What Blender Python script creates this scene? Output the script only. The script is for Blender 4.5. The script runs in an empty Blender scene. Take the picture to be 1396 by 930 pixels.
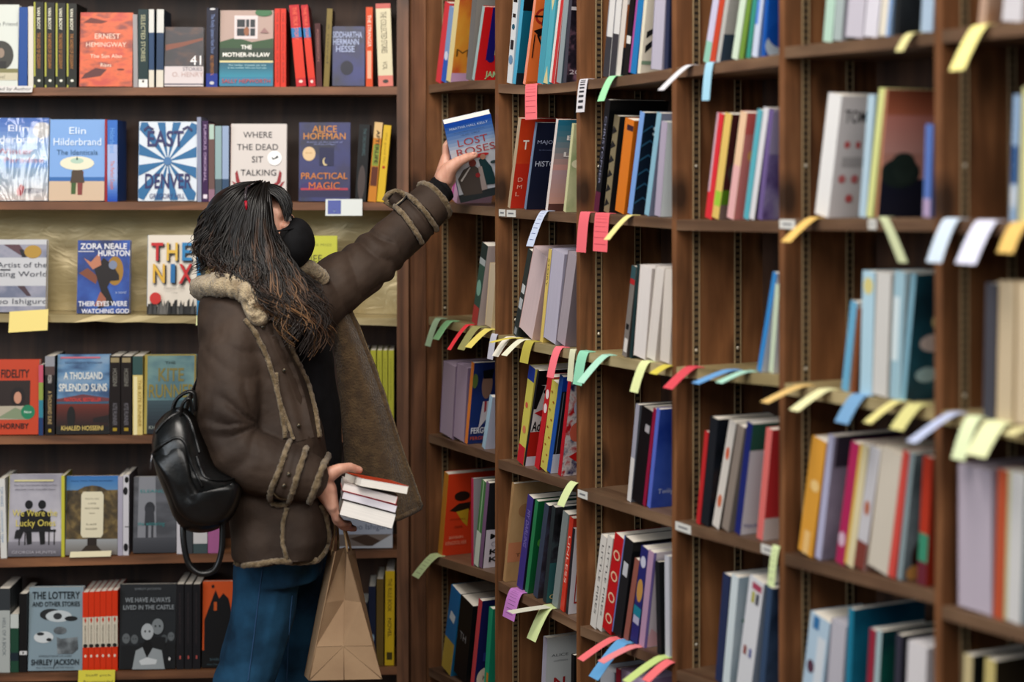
import bpy, bmesh, math, random
from mathutils import Vector, Matrix, noise
from mathutils.bvhtree import BVHTree
C = bpy.context.scene.collection
SC = bpy.context.scene
PI = math.pi
# ------------------------------------------------------------------ camera, world, lights, exposure
F, CX, HY, CAMZ = 2400.0, 698.0, 230.0, 1.65          # focal length in px, principal point, eye height
cam = bpy.data.cameras.new('camera'); camo = bpy.data.objects.new('camera', cam); C.objects.link(camo)
camo.location = (0, 0, CAMZ); camo.rotation_euler = (PI/2, 0, 0)
cam.sensor_width = 36; cam.lens = F/1396*36; cam.shift_y = -(465-HY)/1396
cam.clip_start = .05; cam.clip_end = 50
cam.dof.use_dof = True; cam.dof.focus_distance = 4.17; cam.dof.aperture_fstop = 1.6
SC.camera = camo
wd = bpy.data.worlds.new('world'); SC.world = wd; wd.use_nodes = True
wd.node_tree.nodes['Background'].inputs[0].default_value = (.86, .93, 1, 1)
wd.node_tree.nodes['Background'].inputs[1].default_value = .06
def area(name, loc, tgt, size, sizey, power, col):
    l = bpy.data.lights.new(name, 'AREA'); l.shape = 'RECTANGLE'; l.size = size; l.size_y = sizey
    l.energy = power; l.color = col
    o = bpy.data.objects.new(name, l); C.objects.link(o); o.location = loc
    o.rotation_euler = (Vector(tgt)-Vector(loc)).to_track_quat('-Z', 'Y').to_euler()
    return o
area('ceiling_light', (-1.2, .3, 3.5), (-.7, 4.5, 1.3), 2.2, 1.4, 106, (1, .94, .87))
area('ceiling_light', (1.2, .2, 3.5), (.3, 3.9, 1.2), 2.0, 1.4, 88, (1, .96, .92))
area('ceiling_light', (-.7, 2.7, 3.5), (-.6, 4.3, 1.2), 1.3, .7, 84, (1, .93, .85))
area('shop_window_light', (-4.2, -.2, 2.3), (.4, 3.6, 1.3), 2.4, 1.8, 126, (.84, .92, 1))
area('glare_light', (-2.1, .1, 2.45), (-1.3, 4.65, 1.65), .42, .34, 9, (1, .97, .93))  # added light, placed so it mirrors as glare on the blue beach cover
SC.view_settings.view_transform = 'Standard'; SC.view_settings.look = 'None'
SC.view_settings.gamma = 1; SC.view_settings.use_curve_mapping = False
SC.view_settings.exposure = -0.42
# ------------------------------------------------------------------ helpers
def lin(h):
    h = h.lstrip('#')
    if len(h) == 3: h = ''.join(c*2 for c in h)
    r = []
    for i in (0, 2, 4):
        c = int(h[i:i+2], 16)/255
        r.append(c/12.92 if c <= .04045 else ((c+.055)/1.055)**2.4)
    return (*r, 1)
MC = {}
def nt_new(name):
    m = bpy.data.materials.new(name); m.use_nodes = True
    return m, m.node_tree, m.node_tree.nodes['Principled BSDF']
def ink_(h, g=1.3): return tuple(v**g for v in lin(h)[:3])+(1,)
def flat(h, rough=.42, metal=0):
    """printed paper / card: base colour with a faint fibre bump"""
    k = ('f', h, rough, metal)
    if k not in MC:
        m, t, b = nt_new('print_'+h)
        b.inputs['Base Color'].default_value = ink_(h); b.inputs['Specular IOR Level'].default_value = .35; b.inputs['Roughness'].default_value = rough
        b.inputs['Metallic'].default_value = metal
        n = t.nodes.new('ShaderNodeTexNoise'); n.inputs['Scale'].default_value = 60
        r = t.nodes.new('ShaderNodeMapRange'); r.inputs[3].default_value = max(0, rough-.1); r.inputs[4].default_value = rough+.1
        t.links.new(n.outputs[0], r.inputs[0]); t.links.new(r.outputs[0], b.inputs['Roughness'])
        MC[k] = m
    return MC[k]
def art(c1, c2, c3, scale=25, rough=.4, stretch=(1, 1, 1)):
    """mottled printed picture"""
    k = ('a', c1, c2, c3, scale, rough, stretch)
    if k not in MC:
        m, t, b = nt_new('picture_'+c1)
        tc = t.nodes.new('ShaderNodeTexCoord'); mp = t.nodes.new('ShaderNodeMapping'); mp.inputs['Scale'].default_value = stretch
        n = t.nodes.new('ShaderNodeTexNoise'); n.inputs['Scale'].default_value = scale; n.inputs['Detail'].default_value = 4
        r = t.nodes.new('ShaderNodeValToRGB'); e = r.color_ramp.elements
        e[0].position = .36; e[0].color = ink_(c1); e[1].position = .66; e[1].color = ink_(c3)
        x = e.new(.5); x.color = ink_(c2)
        t.links.new(tc.outputs['Object'], mp.inputs[0]); t.links.new(mp.outputs[0], n.inputs['Vector'])
        t.links.new(n.outputs[0], r.inputs[0]); t.links.new(r.outputs[0], b.inputs['Base Color'])
        b.inputs['Roughness'].default_value = rough
        MC[k] = m
    return MC[k]
def paper(h='e4ddd0'):
    """block of page edges: fine stripes across the thickness"""
    k = ('p', h)
    if k not in MC:
        m, t, b = nt_new('page_edges_'+h)
        tc = t.nodes.new('ShaderNodeTexCoord'); mp = t.nodes.new('ShaderNodeMapping'); mp.inputs['Scale'].default_value = (700, 6, 6)
        n = t.nodes.new('ShaderNodeTexNoise'); n.inputs['Scale'].default_value = 1; n.inputs['Detail'].default_value = 2
        r = t.nodes.new('ShaderNodeMix'); r.data_type = 'RGBA'
        c = lin(h); r.inputs[6].default_value = tuple(v*.78 for v in c[:3])+(1,); r.inputs[7].default_value = tuple(min(1, v*1.1) for v in c[:3])+(1,)
        t.links.new(tc.outputs['Object'], mp.inputs[0]); t.links.new(mp.outputs[0], n.inputs['Vector'])
        t.links.new(n.outputs[0], r.inputs[0]); t.links.new(r.outputs[2], b.inputs['Base Color'])
        b.inputs['Roughness'].default_value = .8
        MC[k] = m
    return MC[k]
def wood(key, c1, c2, c3, axis, rough=.5, knots=True):
    k = ('w', key)
    if k not in MC:
        m, t, b = nt_new('stained_wood_'+key)
        tc = t.nodes.new('ShaderNodeTexCoord'); mp = t.nodes.new('ShaderNodeMapping')
        s = [15, 15, 15]; s[axis] = 1.3; mp.inputs['Scale'].default_value = s
        n = t.nodes.new('ShaderNodeTexNoise'); n.inputs['Scale'].default_value = 1; n.inputs['Detail'].default_value = 7; n.inputs['Distortion'].default_value = 1.3
        r = t.nodes.new('ShaderNodeValToRGB'); e = r.color_ramp.elements
        e[0].position = .3; e[0].color = lin(c1); e[1].position = .72; e[1].color = lin(c3); x = e.new(.5); x.color = lin(c2)
        n2 = t.nodes.new('ShaderNodeTexNoise'); n2.inputs['Scale'].default_value = 4.5; n2.inputs['Detail'].default_value = 3
        r2 = t.nodes.new('ShaderNodeMapRange'); r2.inputs[1].default_value = .3; r2.inputs[2].default_value = .7; r2.inputs[3].default_value = .62; r2.inputs[4].default_value = 1.25
        mx = t.nodes.new('ShaderNodeMix'); mx.data_type = 'RGBA'; mx.blend_type = 'MULTIPLY'; mx.inputs[0].default_value = 1
        t.links.new(tc.outputs['Object'], mp.inputs[0]); t.links.new(mp.outputs[0], n.inputs['Vector'])
        t.links.new(tc.outputs['Object'], n2.inputs['Vector']); t.links.new(n2.outputs[0], r2.inputs[0])
        t.links.new(n.outputs[0], r.inputs[0]); t.links.new(r.outputs[0], mx.inputs[6]); t.links.new(r2.outputs[0], mx.inputs[7])
        last = mx.outputs[2]
        if knots:
            mk = t.nodes.new('ShaderNodeMapping'); sk = [10, 10, 10]; sk[axis] = 5; mk.inputs['Scale'].default_value = sk
            v = t.nodes.new('ShaderNodeTexVoronoi'); v.inputs['Scale'].default_value = 1; v.inputs['Randomness'].default_value = 1
            rk = t.nodes.new('ShaderNodeMapRange'); rk.inputs[1].default_value = .12; rk.inputs[2].default_value = .3; rk.inputs[3].default_value = .2; rk.inputs[4].default_value = 1
            m2 = t.nodes.new('ShaderNodeMix'); m2.data_type = 'RGBA'; m2.blend_type = 'MULTIPLY'; m2.inputs[0].default_value = 1
            t.links.new(tc.outputs['Object'], mk.inputs[0]); t.links.new(mk.outputs[0], v.inputs['Vector']); t.links.new(v.outputs['Distance'], rk.inputs[0])
            t.links.new(last, m2.inputs[6]); t.links.new(rk.outputs[0], m2.inputs[7]); last = m2.outputs[2]
        t.links.new(last, b.inputs['Base Color'])
        bp = t.nodes.new('ShaderNodeBump'); bp.inputs['Strength'].default_value = .18; bp.inputs['Distance'].default_value = .002
        t.links.new(n.outputs[0], bp.inputs['Height']); t.links.new(bp.outputs[0], b.inputs['Normal'])
        b.inputs['Roughness'].default_value = rough
        MC[k] = m
    return MC[k]
class MB:
    """collects polygons with materials; build() links them as ONE mesh object"""
    def __init__(s): s.v = []; s.f = []; s.m = []; s.mats = []; s.sm = []
    def mi(s, mat):
        if mat not in s.mats: s.mats.append(mat)
        return s.mats.index(mat)
    def poly(s, pts, mat, smooth=False):
        b = len(s.v); s.v += [tuple(p) for p in pts]; s.f.append(tuple(range(b, b+len(pts)))); s.m.append(s.mi(mat)); s.sm.append(smooth)
    def mesh(s, vs, fs, mat, smooth=False):
        b = len(s.v); s.v += [tuple(p) for p in vs]; i = s.mi(mat)
        for f in fs: s.f.append(tuple(b+k for k in f)); s.m.append(i); s.sm.append(smooth)
    def box(s, x0, y0, z0, x1, y1, z1, mat):
        vs = [(x, y, z) for x in (x0, x1) for y in (y0, y1) for z in (z0, z1)]
        fs = [(0, 1, 3, 2), (4, 6, 7, 5), (0, 4, 5, 1), (2, 3, 7, 6), (0, 2, 6, 4), (1, 5, 7, 3)]
        s.mesh(vs, fs, mat)
    def tube(s, pts, rad, mat, n=8, flatten=None, cap=True):
        """tube through points; rad float or list"""
        P = [Vector(p) for p in pts]; k = len(P)
        R = rad if isinstance(rad, (list, tuple)) else [rad]*k
        ring = []; up = None
        for i in range(k):
            d = (P[min(i+1, k-1)]-P[max(i-1, 0)]); d = d.normalized() if d.length > 1e-9 else Vector((0, 0, 1))
            if up is None:
                up = Vector((0, 0, 1)) if abs(d.z) < .9 else Vector((0, 1, 0))
            u = up-d*up.dot(d); u.normalize(); w = d.cross(u); up = u
            ring.append([P[i]+(u*math.cos(a)+w*math.sin(a)*(flatten or 1))*R[i] for a in [2*PI*j/n for j in range(n)]])
        vs = [p for r in ring for p in r]; fs = []
        for i in range(k-1):
            for j in range(n):
                fs.append((i*n+j, i*n+(j+1) % n, (i+1)*n+(j+1) % n, (i+1)*n+j))
        if cap: fs.append(tuple(reversed(range(n)))); fs.append(tuple((k-1)*n+j for j in range(n)))
        s.mesh(vs, fs, mat, True)
    def ball(s, c, r, mat, rot=None, nu=20, nv=12):
        vs = []; fs = []
        for i in range(nv+1):
            th = PI*i/nv
            for j in range(nu):
                ph = 2*PI*j/nu
                p = Vector((r[0]*math.sin(th)*math.cos(ph), r[1]*math.sin(th)*math.sin(ph), r[2]*math.cos(th)))
                if rot: p = rot @ p
                vs.append(Vector(c)+p)
        for i in range(nv):
            for j in range(nu):
                fs.append((i*nu+j, (i+1)*nu+j, (i+1)*nu+(j+1) % nu, i*nu+(j+1) % nu))
        s.mesh(vs, fs, mat, True)
    def data(s, name):
        me = bpy.data.meshes.new(name); me.from_pydata(s.v, [], s.f)
        for m in s.mats: me.materials.append(m)
        me.polygons.foreach_set('material_index', s.m); me.polygons.foreach_set('use_smooth', s.sm)
        me.update(); return me
    def build(s, name, parent=None, loc=(0, 0, 0), rot=(0, 0, 0)):
        o = bpy.data.objects.new(name, s.data(name)); C.objects.link(o)
        o.location = loc; o.rotation_euler = rot
        if parent: o.parent = parent
        return o
def empty(name, loc=(0, 0, 0), rot=(0, 0, 0)):
    o = bpy.data.objects.new(name, None); o.empty_display_size = .05; C.objects.link(o); o.location = loc; o.rotation_euler = rot
    return o
USED = {}
def tag(o, label=None, cat=None, group=None, kind=None):
    if label:
        o['label'] = label
        if cat: USED.setdefault(label, []).append(o.name)
    if cat: o['category'] = cat
    if group: o['group'] = group
    if kind: o['kind'] = kind
    return o
TXT = {}
def text_geo(s, bold=0.0):
    """outline of a line of lettering as vertices and faces, cap height 1, starting at x=0"""
    if (s, bold) not in TXT:
        cu = bpy.data.curves.new('lettering', 'FONT'); cu.body = s; cu.resolution_u = 3; cu.offset = bold
        o = bpy.data.objects.new('lettering', cu); me = bpy.data.meshes.new_from_object(o)
        vs = [tuple(v.co) for v in me.vertices]; fs = [tuple(p.vertices) for p in me.polygons]
        if vs:
            x0 = min(v[0] for v in vs); vs = [((v[0]-x0)/.69, v[1]/.69) for v in vs]
        w = max([v[0] for v in vs] or [1])
        bpy.data.objects.remove(o); bpy.data.curves.remove(cu); bpy.data.meshes.remove(me)
        TXT[(s, bold)] = (vs, fs, w)
    return TXT[(s, bold)]
def ops_apply(mb, ops, put, W, H):
    """printed marks. put(a, b, layer) maps metres across / up the panel to 3-D"""
    L = 1; put0 = put
    def put(a, b, e): return put0(min(max(a, 0), W), min(max(b, 0), H), e)
    for op in ops:
        k = op[0]; e = L*.00022; L += 1
        if k == 'r':
            _, u0, v0, u1, v1, c = op; m = c if not isinstance(c, str) else flat(c)
            mb.poly([put(u0*W, v0*H, e), put(u1*W, v0*H, e), put(u1*W, v1*H, e), put(u0*W, v1*H, e)], m)
        elif k == 'e':
            _, cu, cv, ru, rv, c = op; m = c if not isinstance(c, str) else flat(c)
            mb.poly([put((cu+ru*math.cos(a))*W, (cv+rv*math.sin(a))*H, e) for a in [2*PI*j/20 for j in range(20)]], m)
        elif k == 'p':
            _, pts, c = op; m = c if not isinstance(c, str) else flat(c)
            mb.poly([put(u*W, v*H, e) for u, v in pts], m)
        elif k == 'g':
            _, u0, v0, u1, v1, c0, c1 = op; n = 9
            a = [int(c0[i:i+2], 16) for i in (0, 2, 4)]; b = [int(c1[i:i+2], 16) for i in (0, 2, 4)]
            for q in range(n):
                f = q/(n-1); hx = ''.join('%02x' % int(a[i]+(b[i]-a[i])*f) for i in range(3))
                y0 = v0+(v1-v0)*q/n; y1 = v0+(v1-v0)*(q+1)/n
                mb.poly([put(u0*W, y0*H, e), put(u1*W, y0*H, e), put(u1*W, y1*H, e), put(u0*W, y1*H, e)], flat(hx))
        elif k in ('t', 'T'):      # text, centre u, base v, width fraction, colour, (cap height fraction)
            s, cu, v, wf, c = op[1:6]
            vs, fs, w = text_geo(s, .017 if k == 'T' else 0.0)
            sx = wf*W/w; sy = op[6]*H if len(op) > 6 else sx
            mb.mesh([put(cu*W-wf*W/2+x*sx, v*H+y*sy, e) for x, y in vs], fs, flat(c))
        elif k in ('s', 'S'):      # text running down a spine: start v (top), length fraction, colour
            s, cu, v, lf, c = op[1:6]
            vs, fs, w = text_geo(s, .02 if k == 'S' else 0.0)
            sx = lf*H/w; sy = op[6]*W if len(op) > 6 else min(sx, .62*W)
            mb.mesh([put(cu*W-sy/2+y*sy, v*H-x*sx, e) for x, y in vs], fs, flat(c))
def make_book(t, d, h, spine, cover, loc, rot, label, group, front=(), sops=(), page='e4ddd0', flip=False, hard=False, backc=None, ends=True):
    """local frame: x thickness, y depth (spine at y=0), z height; front cover at +x. flip: fore edge at y=0"""
    mb = MB(); c = .0009 if not hard else .0022
    sm = flat(spine) if isinstance(spine, str) else spine
    cm = flat(cover) if isinstance(cover, str) else cover
    bm_ = flat(backc) if isinstance(backc, str) else (backc or cm)
    def yy(y): return d-y if flip else y
    def bx(x0, y0, x1, y1, m):
        a, b = sorted((yy(y0), yy(y1))); mb.box(x0, a, 0, x1, b, h, m)
    bx(0, c, c, d, bm_); bx(t-c, c, t, d, cm); bx(0, 0, t, c, sm)
    ops_apply(mb, front, (lambda a, b, e: (t+e, yy(a), b)) if not flip else (lambda a, b, e: (t+e, a, b)), d, h)
    if not flip: ops_apply(mb, sops, lambda a, b, e: (a, -e, b), t, h)
    o = mb.build('book', None, loc, rot); tag(o, label, 'book', group)
    pb = MB(); g = .0012 if not hard else .004
    a, b = sorted((yy(c+.0002), yy(d-g)))
    pb.box(c+.0001, a, g, t-c-.0001, b, h-g, paper(page))
    pb.build('page_block', o)
    return o
def W3(px, py, Y): return Vector(((px-CX)/F*Y, Y, CAMZ+(HY-py)/F*Y))
def pitch(px): return 158+.1439*(px-583)
# right bookcase front plane
RA = Vector(((581-CX)/F*744/pitch(581), 744/pitch(581))); RB = Vector(((1396-CX)/F*744/pitch(1396), 744/pitch(1396)))
RW = (RB-RA).normalized(); RN = Vector((-RW.y, RW.x)); RN = RN if RN.y > 0 else -RN      # RN points into the shelves
RROT = math.atan2(RW.y, RW.x)
LA = Vector(((0-CX)/F*4.65, 4.65)); LB = Vector(((540-CX)/F*4.697, 4.697))
LW = (LB-LA).normalized(); LN = Vector((-LW.y, LW.x)); LROT = math.atan2(LW.y, LW.x)
def on_plane(px, A, Wd, N, s):
    k = Vector(((px-CX)/F, 1)); t = (A.dot(N)+s)/k.dot(N); P = k*t
    return (P-A).dot(Wd), P.y
def rw(px, s=0): return on_plane(px, RA, RW, RN, s)
def lw(px, s=0): return on_plane(px, LA, LW, LN, s)
def zat(py, Y): return CAMZ+(HY-py)/F*Y
def rp(w, s, z): q = RA+RW*w+RN*s; return Vector((q.x, q.y, z))
def lp(w, s, z): q = LA+LW*w+LN*s; return Vector((q.x, q.y, z))
random.seed(7)
# ------------------------------------------------------------------ the setting
wood_r = wood('red', '462911', '71482a', '92633e', 2, .5)
wood_rh = wood('red_shelf', '483022', '69503c', '836850', 0, .45, False)
wood_l = wood('left', '472b12', '72492e', '91623e', 0, .5, False)
wood_lv = wood('left_post', '462b19', '68442d', '845b3e', 2, .5)
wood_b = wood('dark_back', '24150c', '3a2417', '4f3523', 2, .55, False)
gold = wood('gold_paper', '8f7f58', 'a8976c', 'c0b088', 0, .45, False)
MC[('w', 'gold_paper')].node_tree.nodes['Principled BSDF'].inputs['Metallic'].default_value = .35
steel = flat('7a6850', .45); slotm = flat('281e17', .8)
fl, tf, bf = nt_new('floor_boards')
nn = tf.nodes.new('ShaderNodeTexNoise'); nn.inputs['Scale'].default_value = 6
rr = tf.nodes.new('ShaderNodeValToRGB'); rr.color_ramp.elements[0].color = lin('3a2a20'); rr.color_ramp.elements[1].color = lin('6a4e3a')
tf.links.new(nn.outputs[0], rr.inputs[0]); tf.links.new(rr.outputs[0], bf.inputs['Base Color'])
plaster = flat('b9b2a6', .8)
mb = MB(); mb.box(-3.2, -2.5, -.05, 3.0, 5.4, 0, fl); tag(mb.build('floor'), kind='structure')
mb = MB(); mb.box(-3.2, 0, 0, .0, .08, 3.0, plaster)
o = mb.build('wall_back', None, lp(lw(541)[0]+.25, .245, 0), (0, 0, LROT)); tag(o, kind='structure')
mb = MB(); mb.box(-.15, 0, 0, 4.2, .08, 3.0, plaster)
o = mb.build('wall_right', None, rp(0, .235, 0), (0, 0, RROT)); tag(o, kind='structure')
# ------------------------------------------------------------------ right bookcase
DIV = [581, 675, 786, 916, 1062, 1274]                 # left edges of the dividers in the photo
DW = [rw(x)[0] for x in DIV]; DW.append(DW[-1]+.43)
DT = .018; RD = .212
# shelf front top edge: per row, per bay (x_left, y_left, x_right, y_right, sag px)
SH = {
 0: [(581, -50, 675, -60, 0), (680, -62, 785, -77, 0), (790, -80, 914, -100, 0), (922, -104, 1060, -130, 0), (1068, -132, 1272, -170, 0), (1283, -172, 1396, -190, 0)],
 1: [(581, 116.5, 674, 109, -2), (680, 114.5, 784, 111, 3), (792, 109, 914, 93.5, 1.5), (922, 92, 1062, 74, 0), (1068, 64, 1274, 43, 0), (1283, 41, 1396, 29, 0)],
 2: [(581, 275, 674, 283, 0), (680, 284, 784, 291, 0), (792, 289.5, 914, 297.5, 0), (922, 299.5, 1062, 301, 0), (1068, 298, 1274, 297, 0), (1283, 298, 1396, 305, 0)],
 3: [(581, 431, 674, 451, 0), (680, 457, 784, 478, 0), (792, 479, 914, 499, 0), (922, 500, 1062, 511, 0), (1068, 522, 1274, 556, 0), (1283, 560, 1396, 584, 0)],
 4: [(581, 591, 674, 619, 0), (680, 627, 784, 658, 0), (792, 667, 914, 704, 0), (922, 710, 1062, 746, 0), (1068, 754, 1274, 806, 0), (1283, 826, 1396, 857, 0)],
 5: [(581, 754, 674, 783, 0), (680, 793, 784, 847, 0), (792, 854, 914, 901, 0), (922, 914, 1062, 964, 0), (1068, 966, 1274, 1038, 0), (1283, 1046, 1396, 1090, 0)],
 6: [(581, 909, 674, 956, 0), (680, 960, 784, 1020, 0), (792, 1012, 914, 1070, 0), (922, 1080, 1062, 1150, 0), (1068, 1160, 1274, 1250, 0), (1283, 1260, 1396, 1320, 0)],
}
rbc = empty('bookcase', rp(0, 0, 0), (0, 0, RROT))
tag(rbc, 'brown stained wooden bookcase on the right running from the corner towards the viewer', 'bookcase')
for i in range(7):
    mb = MB(); mb.box(0, 0, 0, DT, RD, 2.62, wood_r); mb.build('upright', rbc, (DW[i], 0, 0))
    for dpt in (.046, .148):
        mb = MB(); mb.box(DT, dpt-.008, .08, DT+.0025, dpt+.008, 2.55, steel)
        for q in range(193):
            z = .1+q*.0127
            mb.poly([(DT+.0028, dpt-.0045, z), (DT+.0028, dpt+.0045, z), (DT+.0028, dpt+.0045, z+.0052), (DT+.0028, dpt-.0045, z+.0052)], slotm)
        for e_ in (-.008, .0068): mb.box(DT+.0024, dpt+e_, .08, DT+.0036, dpt+e_+.0012, 2.55, flat('b8a688', .4))
        for q in (22, 46, 61):
            z = .1+q*.0252+.018
            mb.ball((DT+.003, dpt, z), (.002, .0035, .0035), flat('d8d2c4', .3, .6), None, 8, 5)
        mb.build('shelf_standard', rbc, (DW[i], 0, 0))
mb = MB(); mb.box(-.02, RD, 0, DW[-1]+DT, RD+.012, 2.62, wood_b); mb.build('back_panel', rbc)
mb = MB(); mb.box(-.02, .0, 2.62, DW[-1]+DT, RD+.012, 2.65, wood_rh); mb.build('top_board', rbc)
mb = MB(); mb.box(DT, .012, 0, DW[-1], .03, .08, wood_rh); mb.build('plinth', rbc)
SZ = {}
for r, bays in SH.items():
    for b, (x0, y0, x1, y1, sag) in enumerate(bays):
        w0, Y0 = rw(x0); w1, Y1 = rw(x1); z0 = zat(y0, Y0); z1 = zat(y1, Y1); sg = sag*(Y0+Y1)/2/F
        L = DW[b]+DT; R = DW[b+1]
        def zf(w, w0=w0, w1=w1, z0=z0, z1=z1, sg=sg):
            f = (w-w0)/(w1-w0); return z0+(z1-z0)*f-4*sg*f*(1-f)
        SZ[(b, r)] = zf
        mat = gold if (r == 3) else wood_rh
        mb = MB(); n = 10; th = .0215
        for q in range(n):
            a = L+(R-L)*q/n; c = L+(R-L)*(q+1)/n; za, zc = zf(a), zf(c)
            mb.poly([(a, 0, za), (c, 0, zc), (c, RD, zc), (a, RD, za)], mat)
            mb.poly([(a, 0, za-th), (a, RD, za-th), (c, RD, zc-th), (c, 0, zc-th)], mat)
            mb.poly([(a, 0, za-th), (c, 0, zc-th), (c, 0, zc), (a, 0, za)], mat)
            mb.poly([(a, RD, za-th), (a, RD, za), (c, RD, zc), (c, RD, zc-th)], mat)
        for a, s in ((L, 1), (R, -1)):
            za = zf(a); p = [(a, 0, za-th), (a, 0, za), (a, RD, za), (a, RD, za-th)]
            mb.poly(p if s > 0 else p[::-1], mat)
        mb.build('shelf', rbc)
# corner post between the two bookcases
pa = lp(lw(557)[0]+.006, 0, 0); pb_ = rp(0, 0, 0)
cp = MB(); d = (pb_-pa); ln = d.length-.002
cp.box(.001, 0, 0, ln, .03, 2.62, wood_lv)
cp.box(.001, -.0025, 0, .006, 0, 2.62, wood_lv); cp.box(ln-.006, -.0025, 0, ln, 0, 2.62, wood_lv)
o = cp.build('corner_post', None, pa, (0, 0, math.atan2(d.y, d.x)))
tag(o, 'narrow brown wooden corner post between the left and right bookcases', 'post')
# ------------------------------------------------------------------ left bookcase
LBW = lw(541)[0]; LD = .2
LSH = {0: (-40, -42), 1: (119.5, 118), 2: (275, 276), 3: (428, 434.5), 4: (595, 592), 5: (763, 749.5), 6: (919, 909), 7: (1082, 1068)}
W0 = lw(0)[0]; X0 = W0-.32
lbc = empty('bookcase', lp(0, 0, 0), (0, 0, LROT))
tag(lbc, 'dark wooden bookcase behind the woman, shelves of books facing outward, one gold-papered shelf', 'bookcase')
mb = MB(); mb.box(LBW, 0, 0, lw(557)[0], LD, 2.62, wood_lv); mb.build('upright', lbc)
mb = MB(); mb.box(X0-.02, 0, 0, X0, LD, 2.62, wood_lv); mb.build('upright', lbc)
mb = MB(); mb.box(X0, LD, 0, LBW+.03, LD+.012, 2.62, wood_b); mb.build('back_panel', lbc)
mb = MB(); mb.box(X0-.02, 0, 2.62, lw(557)[0], LD+.012, 2.65, wood_l); mb.build('top_board', lbc)
mb = MB(); mb.box(X0, .012, 0, LBW, .03, .08, wood_l); mb.build('plinth', lbc)
LZ = {}
for r, (y0, y1) in LSH.items():
    Y0 = lw(0)[1]; Y1 = lw(540)[1]; z0 = zat(y0, Y0); z1 = zat(y1, Y1); wa, wb = W0, lw(540)[0]
    def zf(w, z0=z0, z1=z1): return z0+(z1-z0)*(w-wa)/(wb-wa)
    LZ[r] = zf; th = .021 if r != 3 else .019
    m = gold if r == 3 else wood_l
    mb = MB(); n = 24; rnd = random.Random(r)
    off = [(rnd.uniform(-.003, .003) if r == 3 else 0) for _ in range(n+1)]
    for q in range(n):
        a = X0+(LBW-X0)*q/n; c = X0+(LBW-X0)*(q+1)/n; za, zc = zf(a), zf(c); oa, oc = off[q], off[q+1]
        mb.poly([(a, oa, za), (c, oc, zc), (c, LD, zc), (a, LD, za)], m)
        mb.poly([(a, 0, za-th+oa), (a, LD, za-th), (c, LD, zc-th), (c, 0, zc-th+oc)], m)
        mb.poly([(a, 0, za-th+oa), (c, 0, zc-th+oc), (c, oc, zc), (a, oa, za)], m)
    mb.build('shelf', lbc)
# gold paper backing behind the third shelf, crinkled
gm, gt, gb = nt_new('gold_wrapping_paper')
gb.inputs['Metallic'].default_value = .2; gb.inputs['Roughness'].default_value = .38
g1 = gt.nodes.new('ShaderNodeTexNoise'); g1.inputs['Scale'].default_value = 7; g1.inputs['Detail'].default_value = 5
g2 = gt.nodes.new('ShaderNodeValToRGB'); g2.color_ramp.elements[0].color = lin('94855e'); g2.color_ramp.elements[1].color = lin('b5a67e')
gt.links.new(g1.outputs[0], g2.inputs[0]); gt.links.new(g2.outputs[0], gb.inputs['Base Color'])
g3 = gt.nodes.new('ShaderNodeTexNoise'); g3.inputs['Scale'].default_value = 9; g3.inputs['Distortion'].default_value = 1.5
g4 = gt.nodes.new('ShaderNodeBump'); g4.inputs['Strength'].default_value = .35; g4.inputs['Distance'].default_value = .006
gt.links.new(g3.outputs[0], g4.inputs['Height']); gt.links.new(g4.outputs[0], gb.inputs['Normal'])
mb = MB(); nx, nz = 70, 16; vs = []; fs = []
zt = [LZ[2](W0)-.022-.004, LZ[3](W0)+.001]
for j in range(nz+1):
    for i in range(nx+1):
        w = X0+.002+(LBW-X0-.004)*i/nx; f = j/nz
        za = LZ[3](w)+.001; zb = LZ[2](w)-.024
        yb = .125 if f < .9 else .125-.02*(f-.9)/.1
        yb += .012*noise.noise(Vector((w*6, f*2.0, 1)))+.006*noise.noise(Vector((w*17, f*5, 4)))
        vs.append((w, yb, za+(zb-za)*f))
for j in range(nz):
    for i in range(nx): fs.append((j*(nx+1)+i, j*(nx+1)+i+1, (j+1)*(nx+1)+i+1, (j+1)*(nx+1)+i))
mb.mesh(vs, fs, gm, True); o = mb.build('gold_paper_backing', lbc); o['label'] = 'crinkled gold wrapping paper backing'
# ------------------------------------------------------------------ books: placing
ROWN = {1: 'top shelf', 2: 'second shelf', 3: 'gold-edged shelf', 4: 'fourth shelf', 5: 'fifth shelf', 6: 'bottom shelf'}
BAYN = ['corner bay', 'second bay', 'third bay', 'fourth bay', 'fifth bay', 'nearest bay']
WARN = []
def face_out(row, x0, x1, yt, spine, cover, desc, ops=(), t=.022, s=.012, lean=5, page='e4ddd0', d2=None, hard=False, raise_=0):
    w0, _ = lw(x0, s); w1, Y = lw(x1, s); z = max(LZ[row](w0), LZ[row](w1))
    wt, Yt = lw(x0, s+.012); h = (zat(yt, Yt)-z)/math.cos(math.radians(lean))
    return make_book(t, w1-w0, h, spine, cover, lp(w0, s+t, z+.0006), (0, -math.radians(lean), LROT-PI/2),
              desc+', '+('gold-papered shelf' if row == 3 else ROWN[row])+' of left bookcase',
              'face-out books on the left bookcase', ops, (), page, hard=hard)
def near_spine(ops, k=.5):
    out = []
    for o in ops:
        o = list(o)
        if o[0] in 'rg': o[1] *= k; o[3] = 1 if o[3] > .985 else o[3]*k
        elif o[0] == 'e': o[1] *= k; o[3] *= k
        elif o[0] == 'p': o[1] = [(u*k, v) for u, v in o[1]]
        else: o[2] *= k; o[4] *= k
        out.append(tuple(o))
    return out
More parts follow.
